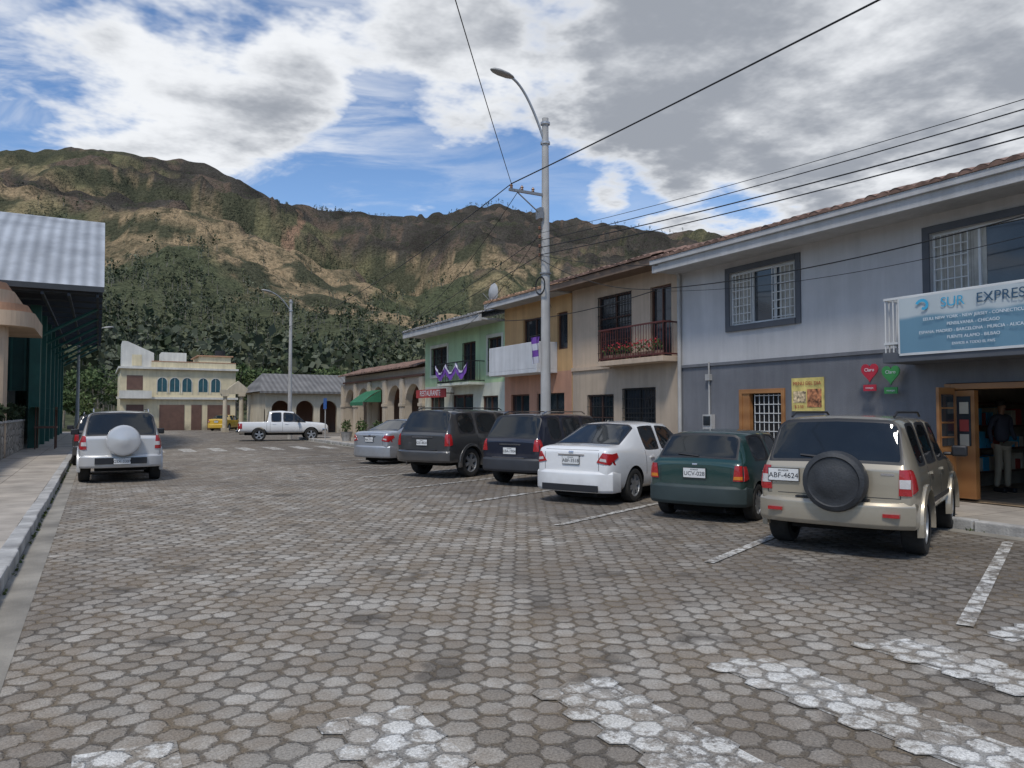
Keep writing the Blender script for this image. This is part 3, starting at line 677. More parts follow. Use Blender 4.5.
for i in range(5):
    t=i/4
    for j in range(2): vs.append((12.95-1.0*t,37.2+2.2*j,2.85-.4*t-.25*t*t))
b.add(vs,[(2*i,2*i+1,2*i+3,2*i+2) for i in range(4)],0); b.add([(12.95,37.2,2.85),(11.95,37.2,2.2),(12.95,37.2,2.2)],[(0,1,2)],0); b.quad((11.95,37.2,2.2),(11.95,39.4,2.2),(11.95,39.4,2.02),(11.95,37.2,2.02),0); b.obj('canvas',mat('awning_green',(.03,.16,.08),.8),aw)
# ---------------- tin roof building + gateway
TB=root('tin_roof_building'); cream=wall('wall_cream',(.54,.47,.35)); tin=stripes('tin_roof',(.13,.12,.11),(.21,.20,.185),0,2.5,.6,.15)
b=B(); bays=[];s=0
while s<8.8: bays.append((s,s+.5,0)); bays.append((s+.5,s+1.9,1)); s+=1.9
bays.append((s,s+.5,0))
archwall(b,(11.4,60),(1,0),bays,0,3.3,0,.35,1.9); W_=s+.5
b.quad((11.4,64,0),(11.4+W_,64,0),(11.4+W_,64,3.3),(11.4,64,3.3),1); b.quad((11.4,60,0),(11.4,68,0),(11.4,68,3.3),(11.4,60,3.3),0); b.quad((11.4+W_,60,0),(11.4+W_,68,0),(11.4+W_,68,3.3),(11.4+W_,60,3.3),0)
b.obj('walls',[cream,abr],TB)
b=B(); b.quad((10.9,59.5,3.3),(11.9+W_,59.5,3.3),(11.4+W_,64,4.9),(11.9,64,4.9)); b.quad((11.9,64,4.9),(11.4+W_,64,4.9),(11.9+W_,68.5,3.3),(10.9,68.5,3.3)); b.quad((10.9,59.5,3.3),(11.9,64,4.9),(10.9,68.5,3.3),(10.9,64,3.3)); b.box(10.9,11.9+W_,59.45,59.5,3.15,3.32); b.obj('roof',tin,TB)
CG=root('stone_gateway'); b=B()
for xx in (9.3,10.6,11.9,13.2):
    b.cyl((xx,66,0),(xx,66,3.0),.2,.17,12); b.box(xx-.28,xx+.28,65.72,66.28,3.0,3.2); b.box(xx-.28,xx+.28,65.72,66.28,0,.35)
b.box(8.9,13.6,65.75,66.25,3.2,3.55); b.add([(9.4,65.75,3.55),(11.2,65.75,3.55),(10.3,65.75,4.3),(9.4,66.25,3.55),(11.2,66.25,3.55),(10.3,66.25,4.3)],[(0,1,2),(3,5,4),(0,2,5,3),(1,4,5,2)]); b.obj('columns',cream,CG)
# ---------------- cream corner building at Y=75
Y=75.0; CB=root('cream_corner_building'); cy=wall('wall_cream_yellow',(.66,.57,.38)); cw=wall('wall_offwhite',(.62,.60,.54)); teal=mat('teal_glass',(.03,.09,.11),.15,0,.2); brd=mat('brown_door',(.13,.07,.05),.6,0,.2); ledge=mat('ledge_terracotta',(.40,.22,.13),.8)
b=B(); b.box(1.7,11.5,Y,Y+11,-.02,5.6,0)
b.box(1.4,11.7,Y-.25,Y-.002,2.85,3.05,1); b.box(1.5,11.7,Y-.35,Y+11.2,5.6,5.78,1); b.box(1.6,4.2,Y-.9,Y-.252,2.9,3.6,2)
b.box(4.2,11.5,Y+.02,Y+.2,5.78,6.3,0); b.box(4.2,11.5,Y,Y+.24,6.3,6.38,3); b.box(8.5,11.4,Y+2.5,Y+8,5.78,7.1,0); b.box(8.3,11.6,Y+2.3,Y+8.2,7.1,7.2,3)
b.add([(1.8,Y+.3,5.78),(4.4,Y+.3,5.78),(4.4,Y+.3,7.1),(2.2,Y+.3,8.1),(1.8,Y+.3,8.1)]+[(1.8,Y+5,5.78),(4.4,Y+5,5.78),(4.4,Y+5,7.1),(2.2,Y+5,8.1),(1.8,Y+5,8.1)],[(0,1,2,3,4),(9,8,7,6,5),(1,6,7,2),(2,7,8,3),(3,8,9,4),(0,4,9,5)],2)
b.box(5.2,7.4,Y+3,Y+6,5.78,7.4,2); b.box(2.6,3.4,Y+.27,Y+.298,5.9,6.9,0)
b.obj('walls',[cy,cw,cw,ledge],CB)
b=B()
for i,x0 in enumerate((4.7,5.75,6.8,8.2,9.3)):
    n=10; r=.4; pts_=[(x0,3.55),(x0+.8,3.55)]+[(x0+.4+r*math.cos(math.pi*k/n),4.45+r*math.sin(math.pi*k/n)) for k in range(n+1)]
    b.add([(a,Y-.012,z) for a,z in pts_],[tuple(range(len(pts_)))],0)
    for k in range(n):
        p,q=pts_[2+k],pts_[3+k]; m=(x0+.4,4.45); f=1.15
        P2=lambda u:(m[0]+(u[0]-m[0])*f,Y-.06,m[1]+(u[1]-m[1])*f)
        b.quad((p[0],Y-.06,p[1]),(q[0],Y-.06,q[1]),P2(q),P2(p),1)
    b.box(x0-.06,x0,Y-.06,Y-.003,3.4,4.45,1); b.box(x0+.8,x0+.86,Y-.06,Y-.003,3.4,4.45,1); b.box(x0+.385,x0+.415,Y-.04,Y-.013,3.56,4.8,1)
for x0,x1 in ((4.9,7.0),(7.6,8.5),(9.0,11.0),(2.2,3.6)): b.box(x0,x1,Y-.05,Y-.003,0,2.35,2)
b.box(2.2,3.5,Y-.03,Y-.003,3.7,5.0,2)
b.obj('openings',[teal,cw,brd],CB)
b=B(); b.cyl((10.6,Y+4,7.2),(10.6,Y+4,7.8),.5,.5,14); b.obj('water_tank',blackiron,CB)
LB=root('white_low_house'); b=B(); b.box(-9,-3.6,44,52,.13,4.2,0); b.box(-9.2,-3.4,43.8,52.2,4.2,4.35,1); b.box(-3.6,-3.57,46,47.2,.14,2.3,1); b.box(-3.6,-3.57,48.6,50,1.2,2.4,1); b.obj('walls',[cw,ledge],LB)
# ---------------- market hall
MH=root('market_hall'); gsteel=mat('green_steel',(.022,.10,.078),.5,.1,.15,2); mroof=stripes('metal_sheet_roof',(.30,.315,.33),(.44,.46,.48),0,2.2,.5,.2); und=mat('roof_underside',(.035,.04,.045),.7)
XR=.13; XL=-17
b=B(); 
prof=[(34,6.7),(36.2,8.3),(38.6,9.8),(41,10.9),(44,11.6),(48,11.3),(54,9.9),(62,6.9)]
for (ya,za),(yb,zb) in zip(prof[:-1],prof[1:]):
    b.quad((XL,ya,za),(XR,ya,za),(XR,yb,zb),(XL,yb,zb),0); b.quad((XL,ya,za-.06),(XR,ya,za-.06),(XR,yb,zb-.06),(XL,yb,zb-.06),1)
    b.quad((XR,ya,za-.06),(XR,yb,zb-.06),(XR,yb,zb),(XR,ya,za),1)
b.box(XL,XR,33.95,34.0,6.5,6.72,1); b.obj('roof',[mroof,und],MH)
b=B()
for y in np.arange(34.3,62.5,2.2):
    b.box(XL,XR-.05,y-.06,y+.06,6.42,6.62,0)
    if y<61: b.box(XL,XR-.1,y+1.04,y+1.1,6.9,6.96,0)
for x in (-.1,-1.1,-2.0): b.box(x-.05,x+.05,34.1,62,6.3,6.41,0)
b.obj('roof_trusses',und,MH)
b=B()
for y in np.arange(38,63,4.0):
    b.box(-2.62,-2.22,y-.2,y+.2,.1,6.3,0); b.cyl((-2.2,y,5.0),(-.1,y,6.3),.07,n=8)
    for xx in (-7.5,-12.5): b.box(xx-.2,xx+.2,y-.2,y+.2,.1,6.3,0)
b.box(-2.5,-2.42,38,62,.1,6.2,1)
for y in np.arange(38.4,62,.4): b.box(-2.42,-2.38,y-.05,y+.05,.1,6.2,0)
b.box(-17,-2.6,38.3,38.4,2.6,6.2,1)
for x in np.arange(-16.8,-2.7,.5): b.box(x-.04,x+.04,38.24,38.3,2.6,6.2,0)
b.obj('steel_frame',[gsteel,mat('green_panel',(.014,.065,.052),.6)],MH)
TH2=root('tan_round_balcony_house'); tb=wall('wall_peach',(.50,.37,.26))
b=B(); 
b.box(-14,-3.5,29.5,36.5,.13,4.5,0)
for (x1,z0,z1,ro) in ((-1.95,4.55,5.05,.9),(-2.15,5.05,5.3,.8),(-2.55,5.3,5.75,.8),(-2.75,5.75,6.0,.6)):
    n=10; pts_=[(-14,29.3),(x1-ro,29.3)]+[(x1-ro+ro*math.sin(math.pi/2*k/n),29.3+ro-ro*math.cos(math.pi/2*k/n)) for k in range(1,n+1)]+[(x1,34),( -14,34)]
    m=len(pts_); b.add([(x,y,z0) for x,y in pts_]+[(x,y,z1) for x,y in pts_],[tuple(range(m-1,-1,-1)),tuple(range(m,2*m))]+[(i,(i+1)%m,m+(i+1)%m,m+i) for i in range(m)],0 if z1-z0>.3 else 1)
b.cyl((-2.9,30.0,.13),(-2.9,30.0,4.55),.22,n=14); b.obj('walls',[tb,ledge],TH2)
stone,N4,b4=newmat('rubble_stone'); c4=N4.n('ShaderNodeTexCoord').outputs['Object']
vo=N4.n('ShaderNodeTexVoronoi',{'Vector':c4,'Scale':3.6},feature='DISTANCE_TO_EDGE').outputs[0]; vc=N4.n('ShaderNodeTexVoronoi',{'Vector':c4,'Scale':3.6}).outputs['Color']
cc=N4.mix(N4.n('ShaderNodeSeparateXYZ',{0:vc}).outputs[0],(.20,.18,.15),(.46,.42,.36)); cc=N4.mix(N4.mr(vo,0,.07,1,0),cc,(.08,.07,.06))
N4.t.links.new(cc,b4.inputs['Base Color']); b4.inputs['Roughness'].default_value=.9
bn=N4.n('ShaderNodeBump',{'Height':N4.mr(vo,0,.15),'Strength':1.,'Distance':.05}); N4.t.links.new(bn.outputs[0],b4.inputs['Normal'])
b=B(); b.box(-3.2,-2.72,14,37.5,.13,1.30,0); b.box(-3.24,-2.68,14,37.5,1.30,1.38,1); b.obj('stone_wall',[stone,kerbm],None,False,.015)
b=B()
for i in range(26):
    y=14.6+i*.88; leaves(b,(-2.95,y,1.65),(.36,.45,.36),150,.10,0,.3)
b.obj('hedge_plants',foliage('leaf_dark',(.012,.02,.010),(.05,.07,.03)))
bench=root('green_market_stall'); b=B(); b.box(-2.3,-1.5,36.3,37.6,1.0,1.08,0); 
for x,y in ((-2.25,36.35),(-1.55,36.35),(-2.25,37.55),(-1.55,37.55)): b.cyl((x,y,.14),(x,y,1.9),.025,n=8)
b.add([(-2.5,36.0,1.9),(-1.2,36.0,1.75),(-1.2,37.9,1.75),(-2.5,37.9,1.9)],[(0,1,2,3)],1); b.obj('stall',[wooddk,mat('tarp_green',(.03,.25,.12),.7)],bench)
def tree(name,x,y,H,w_,mt,z=0,n=900,ls=.22):
    P=root(name,(x,y,z)); b=B(); b.cyl((0,0,-.2),(.1,0,H*.45),.035*H*.6,.015*H*.6,10)
    for k in range(6):
        a=k*1.05+rng.random(); l=w_*rng.uniform(.5,.9); b.cyl((.08,0,H*(.28+.04*k)),(math.cos(a)*l,math.sin(a)*l,H*rng.uniform(.55,.85)),.012*H*.6,.003*H,7)
    b.obj('trunk',bark,P)
    c=B()
    for k in range(14):
        a=rng.uniform(0,6.28); rr=w_*rng.uniform(.1,.8); zc=H*rng.uniform(.45,.9); s=w_*rng.uniform(.28,.45)
        leaves(c,(math.cos(a)*rr,math.sin(a)*rr,zc),(s,s,s*.75),n//14,ls,0,.5)
    c.obj('crown',mt,P)
lf=foliage('leaf_mid',(.045,.075,.028),(.15,.19,.075),.3)
for x,y,H,w_ in ((-3.2,92,6.5,3.2),(-7,88,6,3),(-.5,96,7,3.4),(-11,90,7,3.5),(3,99,6,3),(15.5,82,6.5,2.8),(19,84,6,2.6),(23,82,7,3),(13.5,88,7.5,3),(-5.5,84,4.2,2.3),(-2,84,3.8,2.2),(27,80,7,3)):
    tree('tree',x,y,H,w_,lf,0,1100,.22)
# ------------------------------------------------------------------ vehicles
def build_body(st,W,sidew_,rear,front,glass_mi=1,bed=None):
    bm=bmesh.new(); rings=[]
    cl=bm.edges.layers.float.new('crease_edge'); cv=bm.verts.layers.float.new('crease_vert')
    for (x,k,zb,zt,zr,wr) in st:
        w_=W/2*k; wr_=W/2*wr; hh=zr-zt
        P=[(0,zb),(w_*.80,zb),(w_*.965,zb+.07),(w_,zb+.42*(zt-zb)),(w_*.99,zb+.80*(zt-zb)),(w_*.945,zt),(wr_,zt+hh*.86),(wr_*.86,zt+hh*.98),(0,zr+.012)]
        ring=[bm.verts.new((x,y,z)) for y,z in P]+[bm.verts.new((x,-P[j][0],P[j][1])) for j in range(7,0,-1)]
        rings.append(ring)
    fmap={}
    for i in range(len(rings)-1):
        a,c=rings[i],rings[i+1]
        for j in range(16):
            k=(j+1)%16; f=bm.faces.new((a[j],c[j],c[k],a[k])); band=j if j<8 else 15-j; fmap[(i,band,0 if j<8 else 1)]=f; f.smooth=True
    for ring in (rings[0],rings[-1]):
        g=lambda j:ring[j%16]
        for j in range(8):
            vs=[g(j),g(j+1),g(16-j-1),g(16-j)]
            u=[]; [u.append(v) for v in vs if v not in u]
            if len(u)>=3:
                f=bm.faces.new(u); f.smooth=True
    bmesh.ops.recalc_face_normals(bm,faces=bm.faces)
    for ring in (rings[0],rings[-1]):
        for j in range(16):
            e=bm.edges.get((ring[j],ring[(j+1)%16]))
            if e: e[cl]=.35
    for i in range(len(rings)-1):
        for s in (5,11):
            e=bm.edges.get((rings[i][s],rings[i+1][s]))
            if e: e[cl]=.35
    def inset(fs,mi,th=.028,dp=-.007,rim=2):
        r=bmesh.ops.inset_region(bm,faces=fs,thickness=th,depth=dp,use_even_offset=True,use_boundary=True)
        for f in r['faces']: f.material_index=rim
        for f in fs: f.material_index=mi
    for (i0,i1) in sidew_:
        for s in (0,1): inset([fmap[(i,5,s)] for i in range(i0,i1)],glass_mi)
    for gl in (rear,front):
        if gl:
            i0,i1=gl; inset([fmap[(i,bnd,s)] for i in range(i0,i1) for bnd in (6,7) for s in (0,1)],glass_mi,.03)
    if bed:
        fs=[fmap[(i,bnd,s)] for i in range(*bed) for bnd in (6,7) for s in (0,1)]; inset(fs,2,.05,0,0)
        for v in {v for f in fs for v in f.verts}: v.co.z-=.42
    for e in bm.edges:
        ms={f.material_index for f in e.link_faces}
        if len(ms)>1:
            e[cl]=.95
            for v in e.verts: v[cv]=.6
    me=bpy.data.meshes.new('body'); bm.to_mesh(me); bm.free(); return me
def vehicle(name,loc,heading,W,st,sw,rear,front,rax,wb,wr,pm,tw=.21,rimstyle=5,rearlights=(),sidelights=(),flare=None,bumper=None,fbumper=None,rails=False,
            seams=(),plate=None,track=None,bed=None,bumper_mat=None,handles=(),belt_trim=None,mirror=None,cover=None,patches=(),headl=None,rimcol=None):
    L=st[-1][0]; hd=R(heading); rz=math.pi/2-hd
    P=root(name,(loc[0]-math.sin(hd)*rax,loc[1]-math.cos(hd)*rax,0.002),rz)
    me=build_body(st,W,sw,rear,front,bed=bed)
    for m in (pm,glassm,blk,dark): me.materials.append(m)
    o=bpy.data.objects.new('body_tmp',me); link(o); md=o.modifiers.new('s','SUBSURF'); md.levels=2; md.render_levels=2
    cb=B(); 
    for x in (rax,rax+wb): cb.cyl((x,-W,wr*1.0),(x,W,wr*1.0),wr*1.16,n=40,mi=3)
    co_=cb.obj('cut',[pm,glassm,blk,dark]); bo=o.modifiers.new('b','BOOLEAN'); bo.object=co_; bo.operation='DIFFERENCE'; bo.solver='EXACT'
    dg=bpy.context.evaluated_depsgraph_get(); me2=bpy.data.meshes.new_from_object(o.evaluated_get(dg)); bpy.data.objects.remove(o); bpy.data.objects.remove(co_)
    me2.name='body'; me2.polygons.foreach_set('use_smooth',[True]*len(me2.polygons)); me2.set_sharp_from_angle(angle=R(32))
    body=bpy.data.objects.new('body',me2); link(body,P)
    bvh=BVHTree.FromPolygons([v.co for v in me2.vertices],[tuple(p.vertices) for p in me2.polygons])
    def patch(nm,face,quads,off,mt,sides=(1,-1),nu=6,nv=5):
        b=B()
        for qd in quads:
            for sgn in sides:
                pts_=[]
                for i in range(nu+1):
                    for j in range(nv+1):
                        u,v=i/nu,j/nv; (a0,c0),(a1,c1),(a2,c2),(a3,c3)=qd
                        a=(a0*(1-u)+a1*u)*(1-v)+(a3*(1-u)+a2*u)*v; c=(c0*(1-u)+c1*u)*(1-v)+(c3*(1-u)+c2*u)*v
                        if face=='rear': o_,d_=Vector((-4,a*sgn,c)),Vector((1,0,0))
                        elif face=='front': o_,d_=Vector((L+4,a*sgn,c)),Vector((-1,0,0))
                        else: o_,d_=Vector((a,sgn*4,c)),Vector((0,-sgn,0))
                        h=bvh.ray_cast(o_,d_)
                        if h[0] is None:
                            g0={'rear':Vector((.05,a*sgn,c)),'front':Vector((L-.05,a*sgn,c)),'side':Vector((a,sgn*W/2,c))}[face]
                            h=bvh.find_nearest(g0)
                        pts_.append((h[0],d_))
                nn=len(pts_); vs=[p-d*off for p,d in pts_]+[p+d*.01 for p,d in pts_]
                id_=lambda i,j:i*(nv+1)+j
                fs=[(id_(i,j),id_(i+1,j),id_(i+1,j+1),id_(i,j+1)) for i in range(nu) for j in range(nv)]
                bd=[id_(i,0) for i in range(nu+1)]+[id_(nu,j) for j in range(1,nv+1)]+[id_(i,nv) for i in range(nu-1,-1,-1)]+[id_(0,j) for j in range(nv-1,0,-1)]
                fs+=[(bd[k],bd[(k+1)%len(bd)],bd[(k+1)%len(bd)]+nn,bd[k]+nn) for k in range(len(bd))]
                b.add(vs,fs,0)
        return b.obj(nm,mt,P,True,recalc=True)
    rect=lambda a,c,d,e:[(a,d),(c,d),(c,e),(a,e)]
    for nm,qs,mt in rearlights: patch(nm,'rear',qs,.016 if 'red' in nm else .019,mt)
    for nm,qs,mt in sidelights: patch(nm,'side',qs,.012,mt)
    for nm,face,qs,off,mt,sides in patches: patch(nm,face,qs,off,mt,sides)
    q=[]
    for x,z0,z1 in seams: q.append(rect(x-.005,x+.005,z0,z1))
    if q: patch('door_seams','side',q,.002,blk,nu=1,nv=8)
    if handles: patch('door_handles','side',[rect(x,x+.17,z,z+.03) for x,z in handles],.028,pm,nu=3,nv=2)
    if belt_trim: patch('side_moulding','side',[rect(a,c,d,e) for a,c,d,e in belt_trim],.014,blk,nu=14,nv=2)
    if headl: patch('headlights','front',[headl],.012,clrl)
    def bump(nm,sg,mt,xr,z0,z1,dep,wk=.985):
        b=B(); n=14; out=[]
        for i in range(n+1):
            s=-1+2*i/n; out.append((xr+sg*.16*abs(s)**4,s*W/2*wk*(1 if abs(s)<1 else .985)))
        pl=out+[(xr+sg*dep,W/2*wk),(xr+sg*dep,-W/2*wk)]; m=len(pl)
        lv=[(z0,.03),(z0+.05,0),(z1-.04,0),(z1,.03)]
        vs=[]
        for z,ins in lv: vs+=[(x+sg*ins,y*(1-ins*.6),z) for x,y in pl]
        fs=[(l*m+i,l*m+(i+1)%m,(l+1)*m+(i+1)%m,(l+1)*m+i) for l in range(3) for i in range(m)]+[tuple(range(m-1,-1,-1)),tuple(range(3*m,4*m))]
        b.add(vs,fs,0); b.obj(nm,mt,P,True,.008,True)
    if bumper: bump('rear_bumper',1,bumper_mat or pm,*bumper)
    if fbumper: bump('front_bumper',-1,bumper_mat or pm,*fbumper)
    ty=W/2-tw/2-.015 if track is None else track
    for wi,(x,s) in enumerate(((rax,1),(rax,-1),(rax+wb,1),(rax+wb,-1))):
        b=B(); t=tw/2; rr=wr*.66
        b.lathe([(rr,-t),(rr+.02,-t-.008),(wr*.93,-t),(wr*.985,-t+.02),(wr,-t+.045),(wr,0),(wr,t-.045),(wr*.985,t-.02),(wr*.93,t),(rr+.02,t+.008),(rr,t)],32,(x,s*ty,wr),'y',0)
        b.lathe([(rr,t*.9),(rr-.015,t*.85),(rr-.03,t*.3),(.001,t*.25)] if s>0 else [(rr,-t*.9),(rr-.015,-t*.85),(rr-.03,-t*.3),(.001,-t*.25)],32,(x,s*ty,wr),'y',1,[1,1,2])
        b.cyl((x,s*(ty+t*.2),wr),(x,s*(ty+t*.75),wr),.055,.05,14,1)
        ns=rimstyle
        for k in range(ns):
            a=2*math.pi*k/ns+.3; ca,sa=math.cos(a),math.sin(a); pa,pb=-sa,ca
            y0,y1=s*(ty+t*.45),s*(ty+t*.78); w0,w1=.035,.05 if ns<7 else .03
            vs=[]
            for (r_,wd) in ((.03,w0),(rr*.98,w1)):
                for yy in (y0,y1):
                    for e in (-1,1): vs.append((x+ca*r_+pa*wd*e,yy,wr+sa*r_+pb*wd*e))
            b.add(vs,[(2,3,7,6),(0,2,6,4),(1,5,7,3),(0,4,5,1)],1)
        b.obj('wheel_%d'%(wi+1),[tyre,rimcol or alloy,dark],P,True)
    if flare:
        b=B()
        for x in (rax,rax+wb):
            for s in (1,-1):
                n=20; vs=[]
                for i in range(n+1):
                    a=R(-12+204*i/n); 
                    for rr_,yy in ((wr*1.14,W/2-.06),(wr*1.14,W/2+.03),(wr*1.32,W/2+.015),(wr*1.36,W/2-.05)): vs.append((x+rr_*math.cos(a),s*yy,wr+rr_*math.sin(a)))
                b.add(vs,[(i*4+j,(i+1)*4+j,(i+1)*4+j+1,i*4+j+1) for i in range(n) for j in range(3)],0)
        b.obj('wheel_arch_flares',flare,P,True,recalc=True)
    b=B(); zb=min(s_[2] for s_ in st); b.box(.35,L-.3,-W/2*.62,W/2*.62,zb-.10,zb+.1); b.cyl((.05,-W*.28,zb-.02),(.5,-W*.28,zb-.02),.028,n=10); b.cyl((rax,-ty,wr),(rax,ty,wr),.04,n=8); b.cyl((rax+wb,-ty,wr),(rax+wb,ty,wr),.04,n=8); b.obj('underbody',dark,P)
    if rails:
        b=B(); z=max(s_[4] for s_ in st); 
        for s in (1,-1):
            y=s*W/2*.66; b.tube([(.55,y,z-.02),(.72,y,z+.035),(L*.55,y,z+.035),(L*.55+.14,y,z-.02)],.015,8)
        if rails==2:
            for x in (.9,1.5,2.1): b.cyl((x,-W/2*.66,z+.04),(x,W/2*.66,z+.04),.013,n=8)
        b.obj('roof_rails',blk if rails!=3 else chrome,P,True)
    if mirror:
        b=B(); x,z=mirror
        for s in (1,-1): b.box(x-.05,x+.07,s*(W/2+.03) if s>0 else -(W/2+.22),s*(W/2+.22) if s>0 else -(W/2+.03),z,z+.15); b.box(x-.0,x+.05,min(s*(W/2-.08),s*(W/2+.04)),max(s*(W/2-.08),s*(W/2+.04)),z+.01,z+.06)
        b.obj('door_mirrors',pm if mirror[1]<1.05 else blk,P,True,.025,seg=3)
    if plate:
        y,z,tx,xoff=plate; h=bvh.ray_cast(Vector((-4,y,z)),Vector((1,0,0))); x=(h[0].x if h[0] else 0)+xoff
        b=B(); b.box(x-.02,x-.008,y-.185,y+.185,z-.08,z+.08,0); b.box(x-.024,x-.02,y-.177,y+.177,z-.072,z+.072,1); b.obj('number_plate',[blk,platew],P)
        text('plate_lettering',tx,(x-.0255,y,z-.012),.088,inkm,P); text('plate_country','ECUADOR',(x-.0255,y,z+.05),.026,inkm,P)
    if cover:
        y,z,r_,mt,xo,style=cover; b=B(); 
        if style=='hard': b.lathe([(.001,-.15),(r_*.35,-.15),(r_*.42,-.135),(r_*.78,-.135),(r_*.93,-.11),(r_,-.06),(r_,.06),(r_*.95,.09)],36,(xo,y,z),'x',0)
        else: b.lathe([(.001,-.105),(r_*.5,-.11),(r_*.55,-.098),(r_*.78,-.098),(r_*.82,-.115),(r_*.95,-.095),(r_,-.05),(r_*1.0,.06),(r_*.93,.11),(r_*.6,.12)],36,(xo,y,z),'x',0)
        b.cyl((xo+.05,y,z),(xo+.35,y,z),.09,n=12); b.obj('spare_wheel',mt,P,True,recalc=True)
    return P
def st_suv(L,H,bt,zb=.36,hood=.93,k0=.93,sl=.30):
    return [(.06,.90,zb+.06,bt-.05,bt-.02,.84),(.10,k0+.03,zb+.03,bt,bt+.05,.845),(.10+sl*.85,1,zb,bt+.01,H-.035,.77),(.20+sl,1,zb,bt+.01,H,.775),
            (L*.255,1,zb,bt+.005,H+.01,.78),(L*.275,1,zb,bt+.005,H+.01,.78),(L*.475,1,zb,bt,H+.005,.78),(L*.495,1,zb,bt,H+.005,.78),(L*.655,1,zb,bt-.01,H-.035,.76),
            (L*.79,1,zb,bt-.02,bt+.035,.82),(L*.93,.985,zb+.02,hood-.02,hood+.03,.78),(L*.985,.94,zb+.05,hood-.12,hood-.07,.72),(L,.87,zb+.08,hood-.22,hood-.18,.66)]
SW=[(3,4),(5,6),(7,8),(8,9)]
def suvseams(L,bt,zb=.42): return [(L*.265,.75,bt),(L*.485,zb,bt),(L*.70,zb,bt)]
beige=paint('paint_beige_gold',(.40,.35,.265),.4,.32,.5); silverw=paint('paint_silver_white',(.56,.56,.55),.2,.3,.4); pwhite=paint('paint_white',(.74,.74,.73),0,.25,.3)
pgreen=paint('paint_dark_green',(.012,.048,.042),.2,.3,.55); pblue=paint('paint_dark_blue',(.016,.019,.034),.3,.28,.5); pgrey=paint('paint_dark_grey',(.07,.07,.07),.4,.3,.5); psilver=paint('paint_silver',(.42,.44,.46),.55,.3,.4); pyel=paint('paint_yellow',(.65,.40,.03),0,.3,.3)
r4=lambda a,c,d,e:[(a,d),(c,d),(c,e),(a,e)]
L=4.12
vehicle('parked_suv',(8.2,6.07),66,1.78,st_suv(L,1.63,1.03),SW,(1,2),(8,9),.78,2.48,.355,beige,tw=.235,
  rearlights=[('tail_light_red',[[(.70,.74),(.83,.74),(.815,1.03),(.71,1.03)]],redl),('tail_light_clear',[[(.71,.82),(.82,.82),(.818,.92),(.71,.92)]],clrl)],
  sidelights=[('tail_light_wrap',[[(.10,.76),(.22,.80),(.18,1.02),(.12,1.02)]],redl)],flare=beige,bumper=(-.06,.36,.66,.5,.985),fbumper=(L+.05,.34,.62,.4),rails=1,
  seams=suvseams(L,1.03)+[(L*.30,.8,.81)],plate=(.555,.92,'ABF-4624',-.005),handles=[(1.2,.92),(2.15,.92)],belt_trim=[(1.2,2.75,.56,.62)],mirror=(2.85,1.06),
  cover=(-.06,.88,.35,mat('spare_cover_dark',(.03,.032,.035),.6,0,.3,5,.2),-.07,'soft'),
  patches=[('tailgate_seam','rear',[r4(-.72,-.71,.70,1.02),r4(.745,.755,.70,1.02),r4(-.71,.745,.70,.708)],.002,blk,(1,)),('bumper_steps','rear',[r4(-.4,.4,.665,.685)],.09,blk,(1,)),('rear_wiper','rear',[[(-.05,1.12),(.38,1.16),(.38,1.175),(-.05,1.145)]],.02,blk,(1,)),('badge','rear',[r4(-.66,-.52,.96,.985)],.006,chrome,(1,)),('bumper_reflectors','rear',[r4(.55,.72,.5,.54)],.12,redl,(1,-1))],headl=[(.52,.68),(.8,.68),(.8,.82),(.55,.84)])
L=3.72; H=1.385; bt=.90
st=[(.0,.86,.30,.84,.87,.74),(.05,.94,.27,.895,.93,.78),(.09,.965,.25,.905,.955,.80),(.40,1,.22,.91,H-.05,.73),(.54,1,.2,.91,H-.01,.74),(1.32,1,.2,.905,H+.01,.74),(1.40,1,.2,.905,H+.01,.74),(2.02,1,.2,.89,H-.03,.72),(2.78,1,.22,.87,.93,.80),(3.35,.98,.24,.78,.83,.76),(L-.06,.93,.27,.68,.72,.7),(L,.86,.30,.58,.61,.62)]
vehicle('parked_hatchback',(8.63,8.9),65,1.61,st,[(4,5),(6,7),(7,8)],(2,3),(7,8),.62,2.42,.285,pgreen,tw=.175,rimstyle=7,
  rearlights=[('tail_light_red',[[(.60,.64),(.74,.64),(.725,.87),(.63,.87)]],redl),('tail_light_clear',[[(.61,.66),(.735,.66),(.735,.71),(.615,.71)]],orgl)],sidelights=[('tail_light_wrap',[[(.05,.64),(.17,.67),(.14,.86),(.07,.86)]],redl)],
  bumper=(-.09,.25,.56,.42,.985),fbumper=(L+.04,.22,.5,.35),bumper_mat=mat('bumper_grey_green',(.03,.045,.045),.6),seams=[(1.36,.3,.9),(2.35,.3,.88)],plate=(0,.74,'UCV-028',-.002),handles=[(1.1,.78),(1.5,.78)],belt_trim=[(.95,2.6,.48,.53)],mirror=(2.22,.92),
  patches=[('tailgate_seam','rear',[r4(-.57,-.563,.58,.90),r4(.563,.57,.58,.90)],.002,blk,(1,)),('badge','rear',[r4(-.04,.04,.86,.885)],.006,chrome,(1,)),('rear_wiper','rear',[[(-.02,.99),(.33,1.02),(.33,1.033),(-.02,1.01)]],.02,blk,(1,))],headl=[(.45,.5),(.72,.5),(.72,.64),(.48,.64)])
